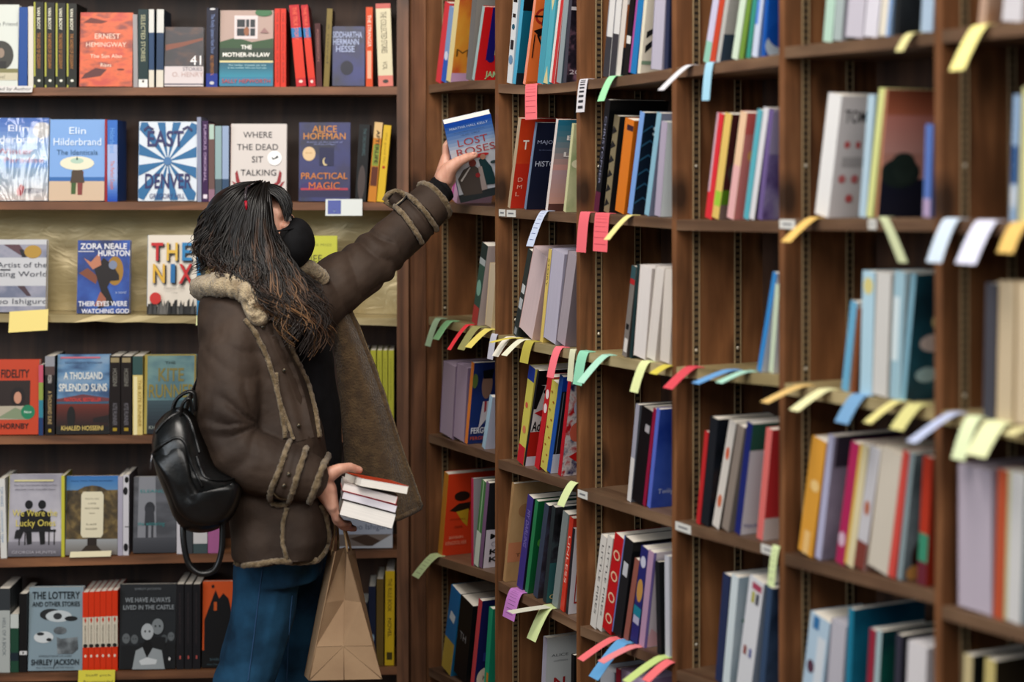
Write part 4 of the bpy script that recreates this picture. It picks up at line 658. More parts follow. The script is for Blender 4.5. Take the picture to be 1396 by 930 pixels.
# fourth bay
shelve('R', 1, 3, [(959, 974, 8, -10, 'c6c4d8', 'b4b0c4', 'Pale lilac spine', {'sp': [('r', 0, 0, 1, .2, '9ac4b4')]}), (967.5, 983, 7, -10, 'c2583e', 'a84c38', 'Rust red spine'), (975.5, 990, 5, -10, 'b9b9b6', art('9a9c9c', 'bcbab6', 'c9c8c4', 8), 'Grey landscape cover', {'d': .15, 'f': [('r', 0, 0, 1, .28, '465868')]}), (997.5, 1011, 8, -10, 'cad8c8', 'b8c4b4', 'White-green spine'), (1007, 1020, 6, -8, '7c9a4c', '6a8840', 'Olive green spine'), (1013.5, 1024, 5.5, -8, '4a9a8c', '3f8478', 'Sea green spine'), (1019.5, 1029, 7.5, -8, 'c4ccdc', '8aa4d0', 'White and blue ragged spine', {'sp': [('r', 0, .3, .5, 1, '6a94d4')]}), (1032, 1038, 4, -6, '1e66b0', art('1656a8', '1f68bc', '2a7ac8', 8), 'Royal blue cover', {'d': .16, 'f': [('e', .4, .1, .4, .12, 'c0cdd8'), ('e', .5, .2, .45, .12, '1c62b4')]})])
shelve('R', 2, 3, [(961, 978, 9, 155, 'd2404a', 'b8343c', 'Bright red spine', {'sp': [('r', 0, .25, .3, 1, 'c8aab4')]}), (970, 988.5, 9, 155, 'd9c078', '5c3434', 'Yellow spine with green foot and maroon cover', {'sp': [('r', .1, .12, .95, .26, 'a4c850')], 'f': [('r', 0, .0, 1, .14, '8a7a74'), ('r', 0, .14, .4, .28, '6a9430'), ('e', .5, .45, .4, .12, '5a5450')]}),
    (991, 1010, 9, 153, 'e0c4a8', 'c88a88', 'Cream spine with pink cover', {'f': [('e', .4, .6, .2, .06, 'd8b070'), ('r', 0, .8, 1, 1, 'c8706c')], 'sp': [('r', 0, 0, 1, .5, 'dcb4b4')]}), (1013.5, 1033, 7, 150, '68b0bc', 'c8ccd0', 'Teal spine'), (1021.5, 1042, 6.5, 147, 'd4d4d8', '3a3440', 'White spine with dark cover'), (1032, 1048, 6, 150, '7a6a98', art('6a5a8c', '8c80ac', 'aaa4c0', 20), 'Purple cover by the upright', {'f': [('r', 0, .6, 1, 1, 'a8a0bc')]})])
shelve('R', 3, 3, [(1032, 1054, 5.5, 372, '4a94cc', 'c8d0dc', 'Blue thin spine leaning to the upright'), (1043, 1052, 6, 388, 'c8d4c0', 'd3d6dc', 'Pale green and white book leaning')])
shelve('R', 4, 3, [(949, 961, 5, 588, 'c03c40', 'a0343a', 'Red thin spine'), (955.5, 969, 10, 569, '2a3038', art('1e222a', '2c323c', '5a4a44', 10), 'Dark navy cover', {'d': .14, 'f': [('e', .5, .55, .2, .06, '6a7484')]}), (971, 995, 9, 574, 'd6d2cc', '403830', 'White spine with orange marks', {'sp': [('e', .5, .7, .25, .06, 'd0704a'), ('e', .5, .25, .3, .06, 'cc8060')]}), (984, 1006, 9, 580, '9a9088', '8a8480', 'Grey-brown book'), (1001.5, 1019, 7.5, 576, '2e3a80', 'd4d3d8', 'Navy spine with white cover and green head', {'d': .15, 'f': [('r', 0, .76, 1, 1, '3c6a5c'), ('t', 'Nocturne', .45, .06, .7, '4a5aa0', .04)]}), (1031.5, 1045, 8, 584, 'd8807c', 'c8484a', 'Salmon spine with red cover', {'f': [('r', 0, 0, .9, .2, 'd4c8c4')]})])
shelve('R', 5, 3, [(975, 986, 9.5, 782, '3a4668', art('26304c', '3c4668', '6a7088', 12), 'Navy photographic cover'), (985, 998, 9, 784, 'd0dade', art('a8bcc8', 'bccad2', 'd0dade', 6), 'Pale blue cover with green stroke', {'d': .15, 'f': [('p', [(.2, .6), (.3, .62), (.8, .46), (.72, .44)], '5a9484')]}), (1004, 1023, 19, 787, 'd6d8dc', '98a4b4', 'White thick spine with colour marks', {'sp': [('r', .25, .9, .9, .96, 'b05870'), ('r', .3, .78, .5, .88, 'b4b04c'), ('r', .6, .78, .8, .88, '35354a'), ('r', .2, .3, .4, .38, '9a5a54'), ('r', .6, .3, .75, .38, '5a64a0')]}), (1033.5, 1046, 7, 800, '4a607c', art('34445c', '506480', '28323e', 10), 'Dark blue photographic cover by the upright')])
# fifth bay
shelve('R', 1, 4, [(1122, 1128, 12, -14, 'b4cdc0', art('3a7a58', 'a8c4b8', 'd0dcd6', 14), 'Green and white mottled book'), (1135.5, 1141, 15, -14, 'a9b4b4', '98a4a4', 'Grey-teal spine', {'sp': [('r', .8, 0, 1, 1, '6a6670')]}), (1152, 1158, 24, -14, 'b0acb6', 'b0acb6', 'Lilac-grey page edges', fl_('b4b0bc')), (1177.5, 1184, 18, -14, 'd2d0d8', 'c4c2ca', 'White spine'), (1198, 1204, 14, -12, 'd9d4c8', '93b0d0', 'Cream and blue spine', {'sp': [('r', .7, 0, 1, 1, '8caad0')]}), (1216, 1220, 7, -12, '303438', art('24282c', '34383c', '44484a', 10), 'Black cover'), (1255, 1258, 16, -10, 'aebfd0', 'a0b0c0', 'Pale blue spine by the upright')])
shelve('R', 2, 4, [(1111, 1130, 18, 129, 'dcdcdc', 'd0cccc', 'Thick white spine with red spots on cover', {'d': .16, 'f': [('T', 'TOM', .45, .78, .6, '3a3838', .1), ('e', .3, .6, .08, .03, 'c46a6a'), ('e', .6, .6, .07, .03, 'c46a6a'), ('r', .2, .42, .8, .5, 'b4b0b0'), ('e', .25, .32, .1, .035, 'c47a7a'), ('e', .6, .32, .1, .035, 'c47a7a'), ('e', .5, .16, .1, .035, 'c46a6a')]}), (1171, 1184, 9, 130, 'b4c8d4', 'a4b8c4', 'Pale blue spine'), (1181, 1199, 8, 121, 'd0d49a', 'b9bd84', 'Yellow-green spine beside the sunset tree cover'),
    (1192, 1206, 3, 122, 'b88a70', 'c09488', 'Pink sunset cover with dark tree', {'d': .165, 'f': [('r', 0, 0, 1, .3, '262a3c'), ('e', .5, .35, .52, .12, '2f3c38'), ('e', .6, .38, .3, .12, '37443e'), ('g', 0, .5, 1, .8, 'c59c94', 'c08a80'), ('g', 0, .8, 1, 1, 'b0735c', '8a5640'), ('e', .55, .44, .3, .07, '33403a')]}), (1258, 1262, 10, 170, '6a84bc', '5a74ac', 'Slate blue spine by the upright', {'sp': [('r', 0, 0, 1, .2, 'b4a4c0')]})])
shelve('R', 3, 4, [(1147, 1160, 9, 411, '7ab0cc', 'c8c4c0', 'Sky blue thin spine'), (1156.5, 1165, 6, 420, '8a5a3c', '6a4630', 'Brown thin spine'), (1166, 1170, 16, 369, 'b4cfdc', 'a8c0cc', 'Pale blue spine with yellow spot', {'sp': [('e', .5, .88, .4, .07, 'd0c890')]}), (1184, 1190, 20, 371, 'c2c0bc', 'c2c0bc', 'Pale grey page edges', fl_('c2c1be')), (1213, 1220, 14, 370, 'a4c0cc', 'b0c4cc', 'Pale teal-white spine', {'sp': [('r', 0, .3, .6, .8, 'd0dce0')]}), (1228, 1243, 6, 373, '8ab0c0', art('173f4c', '255a68', '3a7888', 9), 'Dark teal cover with white splash', {'d': .165, 'f': [('e', .6, .45, .35, .07, 'ccc0bc'), ('e', .5, .2, .3, .06, 'a8c0c4'), ('e', .7, .62, .2, .06, 'c0bc94')]})])
shelve('R', 4, 4, [(1088, 1108, 19, 597, 'd9a850', 'c08c3c', 'Orange-yellow spine', {'sp': [('r', .3, 0, .7, .2, 'e4c48c'), ('e', .6, .6, .3, .05, 'e8cc94')]}), (1111, 1130, 8, 593, 'b9b9d0', art('8a8496', 'a49cae', 'c0b8c8', 7), 'Lilac spine with violet cover', {'d': .15, 'f': [('r', .1, .75, 1, 1, '4c4654')]}), (1139, 1161, 11, 603, 'b43a6c', '983060', 'Magenta spine', {'sp': [('e', .4, .2, .4, .06, 'd0b8c8')]}), (1151, 1173, 12, 607, 'd9d0b0', '9a8478', 'White spine with yellow edge', {'sp': [('r', 0, 0, .3, 1, 'd6b85c')]}), (1164, 1187, 14, 609, 'c9c8cc', 'b09088', 'White and brown spine', {'sp': [('r', 0, 0, 1, .22, '8a5048'), ('e', .5, .5, .25, .06, 'b8785c')]}), (1180, 1200, 28, 612, 'c0b8a8', 'c0b8a8', 'Cream page edges', fl_('c4bcae')), (1209, 1230, 9, 615, 'd0625a', 'b85048', 'Salmon red spine'), (1220, 1238, 6, 617, '9aa8ac', art('5a6a70', '84949a', 'b8c4c8', 8), 'Grey-blue photographic cover', {'d': .16, 'f': [('e', .5, .18, .3, .14, '4a3430'), ('e', .3, .05, .2, .06, 'd0a468')]}), (1250, 1259, 12, 622, 'b84a34', 'a8442f', 'Rust spine with green foot by the upright', {'sp': [('r', 0, .18, 1, .4, '4f9a80'), ('r', 0, 0, 1, .18, '7a3a48')]})])
shelve('R', 5, 4, [(1091, 1106, 26, 837, 'b9cddc', 'a8bccc', 'Pale blue and white spine', {'sp': [('r', .5, 0, .9, .8, 'd4dae0'), ('e', .3, .45, .18, .07, '6a4a5c'), ('r', .2, .85, .5, .98, '4a84b0')]}), (1124, 1134, 20, 845, 'b4b2bc', 'b4b2bc', 'Grey-lilac page edges', fl_('b0aeb8')), (1150, 1157, 7, 829, '2f8aa4', art('12607a', '1c7890', '2a90b0', 7), 'Teal-blue cover', {'d': .16}), (1178, 1186, 8, 857, 'a03c50', 'b0bcc4', 'Dark red thin spine'), (1188, 1196, 6, 859, 'b0c4c8', art('16404c', '1f6a60', '2a8a70', 8), 'Teal-green cover', {'d': .15}), (1216, 1222, 8, 864, '4a4a58', '34343e', 'Dark grey spine'), (1232, 1238, 26, 874, 'cfccd0', 'cfccd0', 'White page edges by the upright', fl_('d0cdd0'))])
# nearest bay
shelve('R', 1, 5, [(1333, 1338, 10, -16, 'b8a090', art('a87c5c', 'b8a494', '9aa4c0', 6), 'Tan and blue cover', {'d': .15}), (1366, 1370, 26, -16, 'd0ced2', 'c4c2c6', 'White thick spine')])
shelve('R', 2, 5, [(1376, 1382, 9, 130, '9ab0c8', '7a94b4', 'Pale blue spine', {'sp': [('r', 0, .3, 1, .6, '4a6a94'), ('e', .5, .2, .4, .1, 'd0d6dc')]}), (1388, 1394, 22, 120, 'cccaa0', 'b4b28c', 'Yellow-green spine')])
shelve('R', 3, 5, [(1340, 1344, 16, 386, '5a5a62', '4a4a52', 'Charcoal spine'), (1358, 1362, 22, 383, 'c4b294', 'c4b294', 'Tan page edges, left of two,', fl_('c0ae90')), (1383, 1387, 26, 385, 'c8b698', 'c8b698', 'Tan page edges, right of two,', fl_('c6b496'))])
shelve('R', 4, 5, [(1306, 1306, 46, 632, 'b4a8b4', 'b4a8b4', 'Wide lilac page edges', fl_('b2a8b6')), (1354, 1361, 13, 640, 'c0684a', 'a85a42', 'Rust orange spine'), (1368, 1374, 22, 642, 'd2d2d2', 'b8b8ba', 'White spine', {'sp': [('r', 0, 0, .2, 1, 'c8c49c')]}), (1391, 1396, 20, 645, '8a9498', '7a8488', 'Grey spine')])
shelve('R', 5, 5, [(1310, 1314, 12, 891, 'c8bc98', '2a2c28', 'Cream-yellow spine with black cover'), (1338, 1343, 14, 897, 'c9bd88', '3a3428', 'Yellowish spine with dark cover')])
# ------------------------------------------------------------------ paper tags hanging from the shelf edges
TG = [  # attach px, end px, width px, colour, words for the label, bay, row
 (725, 117, 724, 163, 17, 'f08a90', 'Pink ruled paper tag hanging below orange windmill book', 1, 1), (797, 108, 791, 153, 12, 'd8d6da', 'White paper tag with black print on second upright', 2, 1),
 (838, 104, 819, 138, 10, 'a9dfb4', 'Mint green tag under the white and dark grey spines', 2, 1), (942, 91, 901, 123, 9, 'dcdce0', 'White tag curling left between third and fourth bays', 3, 1),
 (969, 89, 962, 137, 11, 'a9cfe0', 'Light blue tag under the pale lilac spine', 3, 1), (1246, 47, 1226, 70, 12, 'd8d2a0', 'Small pale yellow tag at top right below black cover', 4, 1),
 (1340, 34, 1304, 96, 22, 'f0e7a4', 'Large pale yellow tag at top right corner', 5, 1),
 (744, 288, 722, 336, 10, 'c9d2e4', 'White tag with blue stripe under navy cover', 1, 2), (799, 291, 792, 344, 14, 'e97f88', 'Narrow pink tag beside a wide pink one', 2, 2), (822, 292, 818, 343, 30, 'ef8088', 'Wide pink ruled tag below tall black spine', 2, 2),
 (861, 294, 827, 327, 8, 'e6dca0', 'Cream tag slanting over the wide pink tag', 2, 2), (1112, 299, 1071, 330, 14, 'e2c27c', 'Orange-yellow tag left of the thick white book', 4, 2), (1203, 297, 1231, 358, 13, 'c9cfae', 'Pale green tag slanting right under sunset tree cover', 4, 2),
 (1300, 298, 1273, 358, 22, 'cfdbe8', 'Pale blue-white tag on the nearest upright', 5, 2), (1348, 301, 1316, 360, 30, 'dfe0f0', 'Wide white tag beside the pale blue-white one', 5, 2), (1394, 303, 1370, 345, 24, 'e4c47e', 'Yellow-orange tag at the right edge of the picture', 5, 2),
 (599, 436, 583, 472, 8, 'c9e2c4', 'Pale green tag leftmost on the gold edge', 0, 3), (615, 439, 594, 463, 9, 'aee0b0', 'Bright mint tag second on the gold edge', 0, 3), (639, 444, 612, 477, 5, 'e8505c', 'Thin red tag on the gold edge', 0, 3),
 (652, 447, 628, 477, 10, 'aaa878', 'Olive tag right of the thin red tag', 0, 3), (668, 450, 638, 474, 9, 'e9dc84', 'Yellow tag right of the olive tag in corner bay', 0, 3), (676, 456, 668, 490, 8, 'ccccd8', 'Lilac-white tag on the first upright', 0, 3),
 (697, 462, 675, 486, 9, 'eeeade', 'White tag right of the first upright', 1, 3), (703, 464, 669, 467, 5, 'e6d878', 'Short yellow tag lying flat across the white tag', 1, 3), (714, 466, 687, 485, 8, 'e8e8d2', 'Ivory tag left of the broad olive one', 1, 3),
 (724, 460, 714, 495, 12, 'c0b760', 'Broad olive-yellow tag in front of pinkish page edges', 1, 3), (764, 475, 750, 515, 10, 'f08a94', 'Pink tag above red and white patterned spine', 1, 3), (782, 478, 777, 520, 8, 'dcdec4', 'Cream tag just left of the second upright', 1, 3),
 (798, 481, 787, 525, 13, 'a4dcc2', 'Mint green tag on the second upright', 2, 3), (828, 486, 791, 522, 10, 'b9e2d0', 'Pale mint tag crossing the mint green one', 2, 3), (882, 494, 864, 535, 12, 'dfe6b4', 'Pale lime tag below white page edges', 2, 3),
 (913, 499, 890, 510, 11, 'd8cc64', 'Short yellow tag left of the third upright', 2, 3), (945, 502, 910, 530, 14, 'd8606c', 'Deep pink tag on the third upright', 3, 3), (998, 505, 948, 523, 11, '7fb0dc', 'Blue tag low on the gold edge of fourth bay', 3, 3),
 (1020, 507, 980, 522, 10, 'b9dfd0', 'Pale mint tag beside the blue one in fourth bay', 3, 3), (1096, 526, 1042, 549, 12, 'e2c68c', 'Orange-cream tag left of cream one in fifth bay', 4, 3), (1128, 533, 1082, 560, 14, 'e8e6bc', 'Cream tag left in the fifth bay', 4, 3),
 (1174, 540, 1147, 577, 20, '82a8c8', 'Wide slate blue tag in the fifth bay', 4, 3), (1226, 547, 1182, 577, 12, 'e0d89c', 'Yellow tag left of the broad yellow-green one', 4, 3), (1252, 552, 1222, 586, 20, 'd3cf96', 'Broad yellow-green tag below dark teal cover', 4, 3),
 (1303, 563, 1242, 603, 14, 'c4cce4', 'Long lilac-blue tag on the nearest upright', 5, 3), (1330, 570, 1306, 627, 20, 'dfe8c4', 'Pale lime tag curling down in nearest bay', 5, 3), (1362, 576, 1330, 622, 30, 'e4e8c0', 'Wide pale yellow tag in the nearest bay', 5, 3), (1400, 582, 1374, 593, 16, 'e4deb0', 'Cream tag cut by the right edge', 5, 3),
 (784.5, 656, 764, 690, 10, 'dbe6b4', 'Pale lime tag right end of fourth shelf, second bay', 1, 4), (1060, 745, 1051, 800, 10, 'd5e2b4', 'Pale green tag hanging beside white-marked thick spine', 3, 4), (595, 758, 566, 787, 10, 'cfdcae', 'Pale green tag left end of fifth shelf, corner bay', 0, 5),
 (706, 807, 693, 844, 17, 'c88fcc', 'Purple handwritten tag on fifth shelf, second bay', 1, 5), (748, 828, 695, 835, 9, 'e2e2d4', 'White strip tag pointing left on fifth shelf', 1, 5), (748, 829, 724, 873, 13, 'd3deac', 'Lime tag hanging below the white strip tag', 1, 5),
 (838, 872, 791, 900, 9, 'f0888c', 'Pink tag left of the blue tag under red spine', 2, 5), (850, 877, 809, 925, 14, '7ab2dc', 'Blue tag hanging between two pink tags', 2, 5), (866, 883, 819, 903, 9, 'f0a0a4', 'Lighter pink tag right of the blue tag', 2, 5),
 (904, 897, 853, 930, 10, 'cfe09a', 'Lime green tag under pale wedge cover', 2, 5), (916, 902, 880, 929, 11, 'f0888c', 'Coral pink tag on the third upright at bottom', 2, 5)]
ink = flat('3c4048')
def ribbon(pts, wid, half_dir, mat, lines=False):
    """thin paper strip along pts, two-sided with real thickness"""
    mb = MB(); n = len(pts); P = [Vector(p) for p in pts]; th = .0005
    up = []
    for i in range(n):
        d = (P[min(i+1, n-1)]-P[max(i-1, 0)]).normalized(); nn_ = d.cross(half_dir).normalized(); up.append(nn_)
    A = [p-half_dir*wid/2+u*th for p, u in zip(P, up)]; B = [p+half_dir*wid/2+u*th for p, u in zip(P, up)]
    A2 = [p-half_dir*wid/2-u*th for p, u in zip(P, up)]; B2 = [p+half_dir*wid/2-u*th for p, u in zip(P, up)]
    vs = A+B+A2+B2; fs = []
    for i in range(n-1):
        fs += [(i, i+1, n+i+1, n+i), (2*n+i, 3*n+i, 3*n+i+1, 2*n+i+1), (i, 2*n+i, 2*n+i+1, i+1), (n+i, n+i+1, 3*n+i+1, 3*n+i)]
    fs += [(0, n, 3*n, 2*n), (n-1, 3*n-1, 4*n-1, 2*n-1)]
    mb.mesh(vs, fs, mat, False)
    return mb, P, up
for k, (xa, ya, xe, ye, wpx, col, lab, bay, row) in enumerate(TG):
    wa, Ya = rw(xa, 0); z = SZ[(bay, row)](wa) if DW[bay]+DT < wa < DW[bay+1] else zat(ya, Ya)
    wid = max(.012, min((rw(xa+wpx/2, 0)[0]-rw(xa-wpx/2, 0)[0])*.92, .062))
    if DW[bay]+DT < wa < DW[bay+1]: z = max(SZ[(bay, row)](wa-wid/2), SZ[(bay, row)](wa+wid/2))
    A0 = rp(wa, 0, z+.0012)
    r = Vector(((xe-CX)/F, 1)); RA2 = Vector((A0.x, A0.y)); t = RA2.dot(RW)/r.dot(RW); E = r*t      # plane of constant w
    out = -(E-RA).dot(RN); wE = wa
    if out < .006 or out > .11:
        out = min(max(out, .010), .11); wE, _ = rw(xe, -out); E = Vector((RA+RW*wE-RN*out))
    E3 = Vector((E.x, E.y, zat(ye, E.y)))
    pts = []
    side = Vector((RW.x, RW.y, 0)); outv = Vector((-RN.x, -RN.y, 0))
    inner = A0-outv*.016
    on_upright = not (DW[bay]+DT < wa-wid/2 and wa+wid/2 < DW[bay+1])
    if not on_upright: pts.append(inner)
    rnd = random.Random(k)
    bend = A0+outv*min(.012, out*.5)+Vector((0, 0, rnd.uniform(.001, .004)))+side*(wE-wa)*.2
    start = A0 if not on_upright else A0+outv*.0008
    for q in range(11):
        f = q/10; a = start.lerp(bend, f); b = bend.lerp(E3, f); pts.append(a.lerp(b, f))
    mb, P, up = ribbon(pts, wid, side, flat(col, .6))
    if k in (0, 9, 1, 7, 45, 46, 47):     # rulings or print near the hanging end
        m = len(P)
        for i in range(3, m-1):
            for s_ in (1, -1):
                u = up[i]*(.0009*s_); w_ = side*wid*(.42 if k in (0, 9) else .3); d = (P[i+1]-P[i])*(.07 if k != 1 else .45)
                mb.poly([P[i]-w_+u, P[i]+w_+u, P[i]+d+w_+u, P[i]+d-w_+u], flat('c05a66') if k in (0, 9) else (ink if k != 7 else flat('3a4a90')))
    o = mb.build('shelf_tag'); tag(o, lab, 'paper tag', 'paper tags on the right bookcase')
# white label cards on the shelf fronts of the right bookcase
for (x0, x1, y, lab, bay, row) in [(680.5, 689, 289, 'Tiny white label card left under the red-orange cover', 1, 2), (691, 703, 289, 'White label card right under the red-orange cover', 1, 2), (788, 801, 672.5, 'White label card at second upright below tall page edges', 2, 4), (921, 942, 717, 'White label card at third upright below red thin spine', 3, 4), (1063, 1084, 299, 'White label card at fourth upright, second shelf', 4, 2), (1184, 1195, 300, 'White label card below the pale blue spine', 4, 2), (1038, 1056, 749, 'White label card beside pale green hanging tag', 3, 4)]:
    w0, Y = rw(x0, -.001); w1, Y1 = rw(x1, -.001)
    mb = MB(); wm = (w0+w1)/2; zc = zat(y, (Y+Y1)/2)
    mb.box(-(w1-w0)/2, -.001, -.0085, (w1-w0)/2, .0, .0085, flat('d6d6d2', .5)); mb.poly([(-(w1-w0)*.3, -.0012, -.002), ((w1-w0)*.3, -.0012, -.002), ((w1-w0)*.3, -.0012, .002), (-(w1-w0)*.3, -.0012, .002)], flat('8a8c90'))
    zc = SZ[(bay, row)](wm)-.0105
    o = mb.build('shelf_label', None, rp(wm, -.0008, zc), (0, 0, RROT)); tag(o, lab, 'label card', 'label cards on the right bookcase')
# cards and notes on the left bookcase
def card(x0, y0, x1, y1, col, lab, skew=0, ops=(), tilt=-.05, s=-.004, row=1, hang=.012):
    w0, Y = lw(x0, s); w1, _ = lw(x1, s); z0, z1 = zat(y1, Y), zat(y0, Y); mb = MB()
    W, H = w1-w0, z1-z0; m = flat(col, .6); sk = skew*W
    p = [(0, -.012, -H), (W, -.012, -H+sk), (W, 0, sk), (0, 0, 0)]; q = [(a, b+.0008, c) for a, b, c in p]
    mb.poly(p, m); mb.poly(q[::-1], m)
    for i in range(4): mb.poly([p[i], q[i], q[(i+1) % 4], p[(i+1) % 4]], m)
    for op in ops:
        put = lambda a, b, e: (a, -.012*(1-b/H)-.0004-e, -H+b+sk*a/W)
        ops_apply(mb, [op], put, W, H)
    o = mb.build('shelf_note', None, lp(w0, s, z1), (0, 0, LROT)); tag(o, lab, 'note card')
card(-30, 117, 45, 126, 'd6d4d2', 'White printed strip card under the oval-portrait book', 0, [('t', 'Signed by Author', .6, .3, .75, '55565c', .5)])
card(444, 271.5, 494, 294, 'd2d6d4', 'White card with blue picture hanging under dark blue cover', 0, [('r', .06, .1, .42, .93, '2a4a9c'), ('e', .25, .3, .04, .06, '9ab0dc')])
card(13, 425, 66, 453, 'e8d892', 'Yellow sticky note on the gold-papered shelf edge', .06)
card(268, 430, 276, 443, 'd8dcae', 'Small pale note beside the coat on gold shelf edge')
card(107, 914, 157, 942, 'd4cc4e', 'Yellow handwritten note under orange banded spines', 0, [('t', 'Staff pick', .55, .72, .7, '8a8440', .1), ('t', 'Recommended', .55, .4, .8, '6a6430', .14)])
card(96, 752.5, 152, 759, 'd9d2b8', 'Narrow cream paper strip below leafy tree cover', .02, (), s=.004)
# ------------------------------------------------------------------ the woman
def skin_mat():
    m, t, b = nt_new('skin'); n = t.nodes.new('ShaderNodeTexNoise'); n.inputs['Scale'].default_value = 38; n.inputs['Detail'].default_value = 4
    r = t.nodes.new('ShaderNodeValToRGB'); r.color_ramp.elements[0].position = .3; r.color_ramp.elements[1].position = .7
    r.color_ramp.elements[0].color = lin('b9826c'); r.color_ramp.elements[1].color = lin('d0a08a')
    t.links.new(n.outputs[0], r.inputs[0]); t.links.new(r.outputs[0], b.inputs['Base Color'])
    b.inputs['Roughness'].default_value = .5; b.inputs['Subsurface Weight'].default_value = .12; b.inputs['Subsurface Radius'].default_value = (.01, .004, .002)
    bp = t.nodes.new('ShaderNodeBump'); bp.inputs['Strength'].default_value = .12; bp.inputs['Distance'].default_value = .002
    n2 = t.nodes.new('ShaderNodeTexNoise'); n2.inputs['Scale'].default_value = 160; t.links.new(n2.outputs[0], bp.inputs['Height']); t.links.new(bp.outputs[0], b.inputs['Normal'])
    return m
def cloth(name, c1, c2, scale, rough, bump=.3, bscale=300, bdist=.002, spec=.5, sheen=0):
    m, t, b = nt_new(name); n = t.nodes.new('ShaderNodeTexNoise'); n.inputs['Scale'].default_value = scale; n.inputs['Detail'].default_value = 5
    tc = t.nodes.new('ShaderNodeTexCoord'); t.links.new(tc.outputs['Object'], n.inputs['Vector'])
    r = t.nodes.new('ShaderNodeValToRGB'); r.color_ramp.elements[0].position = .34; r.color_ramp.elements[1].position = .68
    r.color_ramp.elements[0].color = lin(c1); r.color_ramp.elements[1].color = lin(c2)
    t.links.new(n.outputs[0], r.inputs[0]); t.links.new(r.outputs[0], b.inputs['Base Color'])
    b.inputs['Roughness'].default_value = rough; b.inputs['Specular IOR Level'].default_value = spec; b.inputs['Sheen Weight'].default_value = sheen
    n2 = t.nodes.new('ShaderNodeTexNoise'); n2.inputs['Scale'].default_value = bscale; n2.inputs['Detail'].default_value = 4; t.links.new(tc.outputs['Object'], n2.inputs['Vector'])
    bp = t.nodes.new('ShaderNodeBump'); bp.inputs['Strength'].default_value = bump; bp.inputs['Distance'].default_value = bdist
    t.links.new(n2.outputs[0], bp.inputs['Height']); t.links.new(bp.outputs[0], b.inputs['Normal'])
    return m
SKIN = skin_mat()
LEATHER = cloth('brown_sheepskin_leather', '281e18', '40332a', 7, .68, .35, 90, .002, .22)
TRIM = cloth('trim_shearling', '54452f', '84735a', 70, .95, 1.0, 300, .005, .1, .2)
FLEECE = cloth('beige_fleece', '84735a', 'b5a384', 45, .95, 1.0, 260, .006, .1, .3)
LINING = cloth('brown_fleece_lining', '413325', '55442f', 45, .95, .8, 180, .005, .1, .2)
BLACK = cloth('black_knit', '08080a', '101013', 40, .85, .4, 400, .001, .2)
DENIM = cloth('blue_denim', '0f2a3f', '235070', 11, .88, .5, 500, .001, .2)
BLK = cloth('black_leather', '060708', '0d0f10', 20, .32, .25, 160, .0015, .5)
def hair_mat(name, root, mid, end):
    m, t, b = nt_new(name); tc = t.nodes.new('ShaderNodeTexCoord'); sx = t.nodes.new('ShaderNodeSeparateXYZ'); t.links.new(tc.outputs['Object'], sx.inputs[0])
    n = t.nodes.new('ShaderNodeTexNoise'); n.inputs['Scale'].default_value = 30; t.links.new(tc.outputs['Object'], n.inputs['Vector'])
    a = t.nodes.new('ShaderNodeMath'); a.operation = 'MULTIPLY_ADD'; a.inputs[1].default_value = .22; t.links.new(n.outputs[0], a.inputs[0]); t.links.new(sx.outputs[2], a.inputs[2])
    r = t.nodes.new('ShaderNodeMapRange'); r.inputs[1].default_value = 1.645; r.inputs[2].default_value = 1.42; t.links.new(a.outputs[0], r.inputs[0])
    c = t.nodes.new('ShaderNodeValToRGB'); c.color_ramp.elements[0].color = lin(root); c.color_ramp.elements[1].color = lin(end); c.color_ramp.elements.new(.5).color = lin(mid)
    t.links.new(r.outputs[0], c.inputs[0]); t.links.new(c.outputs[0], b.inputs['Base Color']); b.inputs['Roughness'].default_value = .42; b.inputs['Specular IOR Level'].default_value = .4
    return m
HAIRM = hair_mat('dark_brown_hair', '0a0706', '120c08', '1e140e'); HAIRB = hair_mat('brown_hair', '0b0806', '2a1b12', '432e1f'); HAIRC = hair_mat('caramel_hair', '0d0907', '4a3323', '765638')
import numpy as np
def capsule(mb, pts, rad, mat=None, n=14):
    """closed limb through points with round ends; rad per point; flattening allowed with tuples"""
    mb.tube(pts, list(rad), mat, n)
    for p, r in zip(pts, rad): mb.ball(p, (r*.985,)*3, mat, None, 12, 8)
def fuse(mb, name, voxel, smooth, mat):
    o = mb.build(name); m = o.modifiers.new('r', 'REMESH'); m.mode = 'VOXEL'; m.voxel_size = voxel
    s = o.modifiers.new('s', 'SMOOTH'); s.factor = .5; s.iterations = smooth
    dg = bpy.context.evaluated_depsgraph_get(); me = bpy.data.meshes.new_from_object(o.evaluated_get(dg))
    old = o.data; o.modifiers.clear(); o.data = me; me.name = name; bpy.data.meshes.remove(old)
    me.materials.clear(); me.materials.append(mat); me.polygons.foreach_set('material_index', [0]*len(me.polygons)); me.polygons.foreach_set('use_smooth', [True]*len(me.polygons))
    return o
def displace(o, fn):
    me = o.data; n = len(me.vertices); co = np.empty(n*3); me.vertices.foreach_get('co', co); co = co.reshape(-1, 3)
    no = np.empty(n*3); me.vertices.foreach_get('normal', no); no = no.reshape(-1, 3)
    d = np.array([fn(Vector(c)) for c in co]); co = co+no*d[:, None]; me.vertices.foreach_set('co', co.ravel()); me.update()
